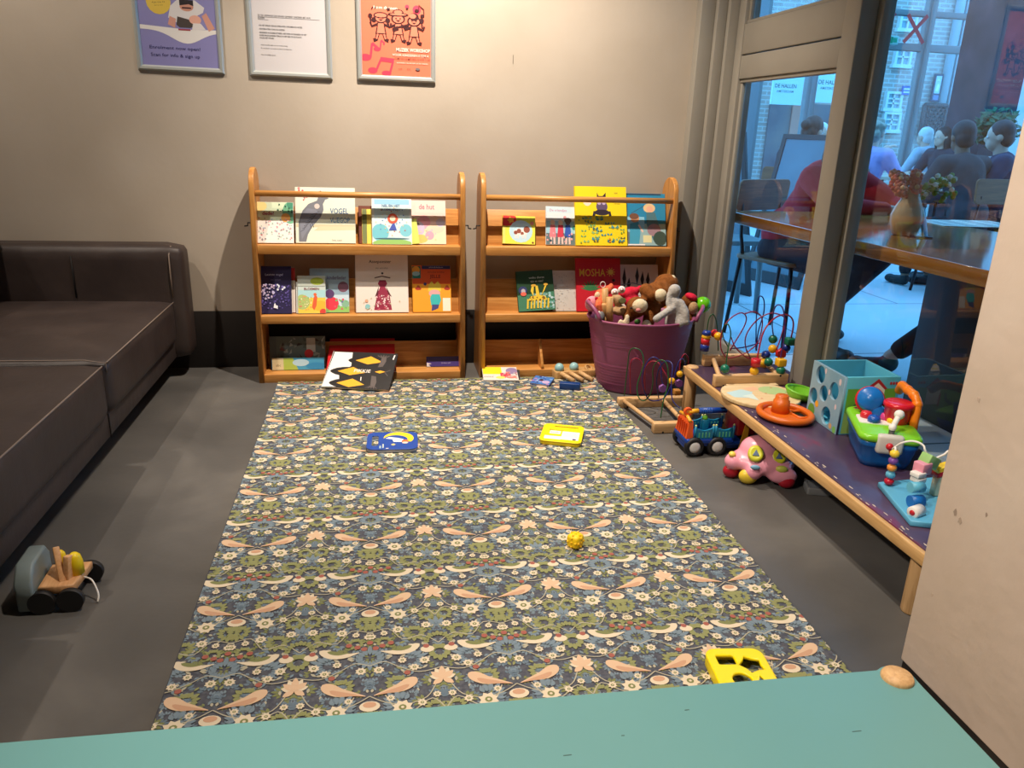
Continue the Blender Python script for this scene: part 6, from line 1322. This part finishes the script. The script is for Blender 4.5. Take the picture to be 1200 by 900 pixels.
def chair(label, loc, rz, m=None):
    m = m or wood('chair_wood', (112, 62, 34), (146, 88, 50), 0, 7, .4); t = thing('cafe_chair', label, 'chair', loc, rz)
    mb = MB(); mb.shape([rrect(.42, .40, .05)], .435, .455, m, None, .004); mb.obj('seat', t)
    for x, y in ((-.18, .17), (.18, .17), (-.18, -.17), (.18, -.17)):
        mb = MB(); mb.cyl((x, y, .437), (x*1.12, y*1.2, 0), .011, col(40, 38, 40, .4, .8)); mb.obj('leg', t)
    mb = MB(); mb.shape([rrect(.42, .17, .03)], -.008, .008, m, T(0, -.215, .77, PI/2-.1), .003); mb.obj('backrest', t)
    for x in (-.16, .16):
        mb = MB(); mb.tube([(x, -.17, .44), (x, -.2, .55), (x, -.222, .74)], .01, col(40, 38, 40, .4, .8), 8); mb.obj('back_post', t)
    return t
person('person in a dark red jumper leaning over the left end of the long wooden table', (2.22, 3.98, 0), PI+.42, .55, (186, 26, 34), (40, 18, 22), (24, 18, 18), SK1, 'long', (.2, .3), [(-.27, .50, .84), (.26, .46, .84)], [(-.12, .66, .83), (.0, .62, .83)], [(-.27, .46, .54), (.12, .42, .5)], [(-.22, .12, .09), (.11, .44, .09)], eyes=False)
chair('brown wooden chair of the person in the dark red jumper', (2.24, 3.97, 0), PI+.42)
ep = onY(1134, 250, 5.1)
person('person seen from behind in a dark grey jacket with short black hair', (ep.x, ep.y, 0), .1, .3, (58, 52, 54), (30, 30, 34), (26, 22, 22), SK2, 'short', (.2, .3), eyes=False)
chair('wooden chair under the person in the dark grey jacket', (ep.x, ep.y-.02, 0), .1)
fp = onY(1176, 240, 5.3)
person('person in a navy shirt with dark hair at the right edge of the glass', (fp.x, fp.y, 0), .9, .15, (40, 46, 70), (30, 30, 36), (30, 26, 28), SK1, 'short', (0, .2)); chair('wooden chair under the person in the navy shirt', (fp.x, fp.y, 0), .9)
gp_ = onY(1009, 215, 6.5)
person('person with curly grey hair and a lilac top raising a hand', (gp_.x, gp_.y, 0), -1.2, .1, (176, 150, 196), (60, 60, 80), (150, 136, 120), SK1, 'curly', (0, 0), [(-.25, .18, .86), (.26, .16, .86)], [(-.12, .42, 1.08), (.14, .36, .80)]); chair('wooden chair under the person in the lilac top', (gp_.x, gp_.y, 0), -1.2)
cp_ = onY(1101, 215, 8.3)
person('person with long dark hair behind the laptops on the far table', (cp_.x, cp_.y, 0), 1.7, .1, (50, 44, 52), (40, 40, 46), (44, 30, 28), SK1, 'long', (0, .1)); chair('wooden chair under the person with long dark hair', (cp_.x, cp_.y, 0), 1.7)
dp_ = onY(1083, 212, 8.9)
person('white haired person in a pale shirt sitting by the far window', (dp_.x, dp_.y, 0), .4, .1, (170, 176, 186), (70, 70, 80), (206, 204, 200), SK1, 'short', (0, .2), eyes=False); chair('wooden chair under the white haired person', (dp_.x, dp_.y, 0), .4)
hp_ = onY(934, 215, 6.0)
person('person in a dark jacket with tied brown hair beside the folding board', (hp_.x, hp_.y, 0), -.9, .2, (52, 46, 56), (40, 38, 44), (70, 48, 40), SK1, 'bun', (.3, .4)); chair('wooden chair under the person beside the folding board', (hp_.x, hp_.y, 0), -.9)
ip_ = onY(957, 190, 8.6)
person('white haired person in a violet top far behind the door post', (ip_.x, ip_.y, 0), 2.6, .1, (120, 120, 176), (60, 60, 80), (214, 212, 210), SK1, 'short', (0, 0)); chair('wooden chair under the person in the violet top', (ip_.x, ip_.y, 0), 2.6)
lp = V((3.06, 2.85, 0))
person('person with a dark lace up shoe and brown sock stretched under the long wooden table', lp, 1.0, .05, (54, 50, 56), (26, 22, 24), (40, 30, 28), SK1, 'short', (0, .2), [(-.25, .1, .78), (.25, .1, .78)], [(-.14, .28, .66), (.14, .28, .66)], [(-.10, .42, .5), (.12, .40, .5)], [(-.06, .80, .11), (.14, .34, .09)], sock=1); chair('wooden chair under the person with the lace up shoe', (lp.x, lp.y, 0), 1.0)
# --- far table with laptops
tp = onZ(1078, 206, .74); t = thing('cafe_table', 'far cafe table carrying two laptops', 'table', (tp.x, tp.y, 0))
mb = MB(); mb.shape([rrect(1.5, .8, .03)], .71, .74, col(176, 160, 140, .4), None, .004); mb.obj('tabletop', t)
for x in (-.65, .65):
    for y in (-.3, .3): mb = MB(); mb.cyl((x, y, 0), (x, y, .71), .025, M_DK); mb.obj('leg', t)
for px, dy, rz, c_, lb in ((1061, -.05, .3, (30, 30, 34), 'black laptop open on the far cafe table'), (1079, .08, .15, (196, 198, 202), 'silver laptop open on the far cafe table'), (1092, -.28, .0, (150, 148, 146), 'grey laptop nearest the person in the dark grey jacket on the far table')):
    p = onZ(px, 203, .74); o = thing('laptop', lb, 'laptop', (max(min(p.x, tp.x+.55), tp.x-.55), tp.y+dy, .7405), rz); mb = MB(); mb.shape([rrect(.32, .22, .012)], 0, .012, col(*c_, .3, .4), None, .002); mb.obj('keyboard', o)
    mb = MB(); mb.shape([rrect(.32, .22, .012, 4, 0, .11)], -.004, .004, col(*c_, .3, .4), T(0, -.112, .013, PI/2+.25), .001); mb.obj('screen', o)
# --- folding board and stool
ab = onY(899, 153, 5.4); t = thing('folding_board', 'standing folding chalkboard with a dark frame behind the door glass', 'sign board', (ab.x, ab.y, 0), -1.15); t.scale = (.9, .9, .9)
M_CH, M_CF = noisy('chalky_board', [(.3, (96, 112, 122)), (.7, (112, 130, 138))], 3, rough=.6), col(44, 36, 36, .5)
for s in (1, -1):
    Q = T(0, -.30*s, 0, .235*s); mb = MB(); mb.shape([[(-.29, 0), (.29, 0), (.29, 1.26), (-.29, 1.26)], [(-.25, .1), (.25, .1), (.25, 1.22), (-.25, 1.22)]], -.014, .014, M_CF, Q @ T(0, 0, 0, PI/2), .002); f_ = mb.obj('frame', t)
    mb = MB(); mb.bx((-.252, -.006, .1), (.252, .006, 1.22), M_CH, Q)
    if s > 0: A2 = Art(mb, .5, 1.1, .007, Q @ T(0, 0, .1, PI/2)); A2.line([(.3, .62), (.42, .66), (.5, .6), (.62, .64), (.7, .6)], .02, (50, 60, 70)); A2.line([(.5, .66), (.54, .8)], .02, (50, 60, 70)); A2.line([(.35, .5), (.6, .5)], .02, (196, 204, 206))
    mb.obj('panel', f_)
st = onY(862, 246, 4.7); t = thing('stool', 'small grey stool left of the folding chalkboard', 'stool', (st.x, st.y, 0)); M_ST = col(110, 120, 122, .5)
mb = MB(); mb.shape([rrect(.36, .34, .03)], .43, .46, M_ST, None, .004); mb.obj('seat', t)
for x in (-.14, .14):
    for y in (-.13, .13): mb = MB(); mb.cyl((x, y, .43), (x*1.1, y*1.1, 0), .018, M_ST); mb.obj('leg', t)
# ================================================================== LIGHT AND CAMERA
w = bpy.data.worlds.new('World'); scene.world = w; w.use_nodes = True
bg = w.node_tree.nodes['Background']; bg.inputs[0].default_value = (.13, .48, 1.0, 1); bg.inputs[1].default_value = 4.2
def spot(name, p, tgt, e, ang, blend_=.35, r=.02, c=(1, .86, .72)):
    l = bpy.data.lights.new(name, 'SPOT'); l.energy = e; l.spot_size = math.radians(ang); l.spot_blend = blend_; l.shadow_soft_size = r; l.color = c
    o = bpy.data.objects.new(name, l); COL.objects.link(o); o.location = p; o.rotation_euler = (V(tgt)-V(p)).to_track_quat('-Z', 'Y').to_euler(); return o
spot('ceiling_spot', (.26, 2.76, 2.68), (.52, 3.36, .55), 370, 100, 1.0, .016)
spot('ceiling_spot', (-1.5, 2.55, 2.68), (-1.25, 3.3, .9), 95, 96, .7, .02)
spot('ceiling_spot', (-2.1, 1.7, 2.66), (-1.05, 2.0, .2), 90, 70, .6, .03)
spot('ceiling_spot', (.45, 1.25, 2.68), (.42, 1.4, 0), 165, 76, .7, .03)
spot('ceiling_spot', (-1.75, .45, 2.64), (1.0, .8, .4), 300, 50, .7, .04)
cam = bpy.data.cameras.new('camera'); cam.sensor_width = 36; cam.lens = 36*F/1200; cam.clip_start = .02
co = bpy.data.objects.new('camera', cam); COL.objects.link(co)
up, back = -DOWN, -_f
co.matrix_world = Matrix(((RIGHT.x, up.x, back.x, 0), (RIGHT.y, up.y, back.y, 0), (RIGHT.z, up.z, back.z, H), (0, 0, 0, 1)))
scene.camera = co
vs = scene.view_settings; vs.view_transform = 'Standard'; vs.look = 'None'; vs.exposure = 0; vs.gamma = 1; vs.use_curve_mapping = False
scene.cycles.use_denoising = True; scene.cycles.max_bounces = 10; scene.cycles.transparent_max_bounces = 16; scene.cycles.caustics_reflective = False; scene.cycles.caustics_refractive = False
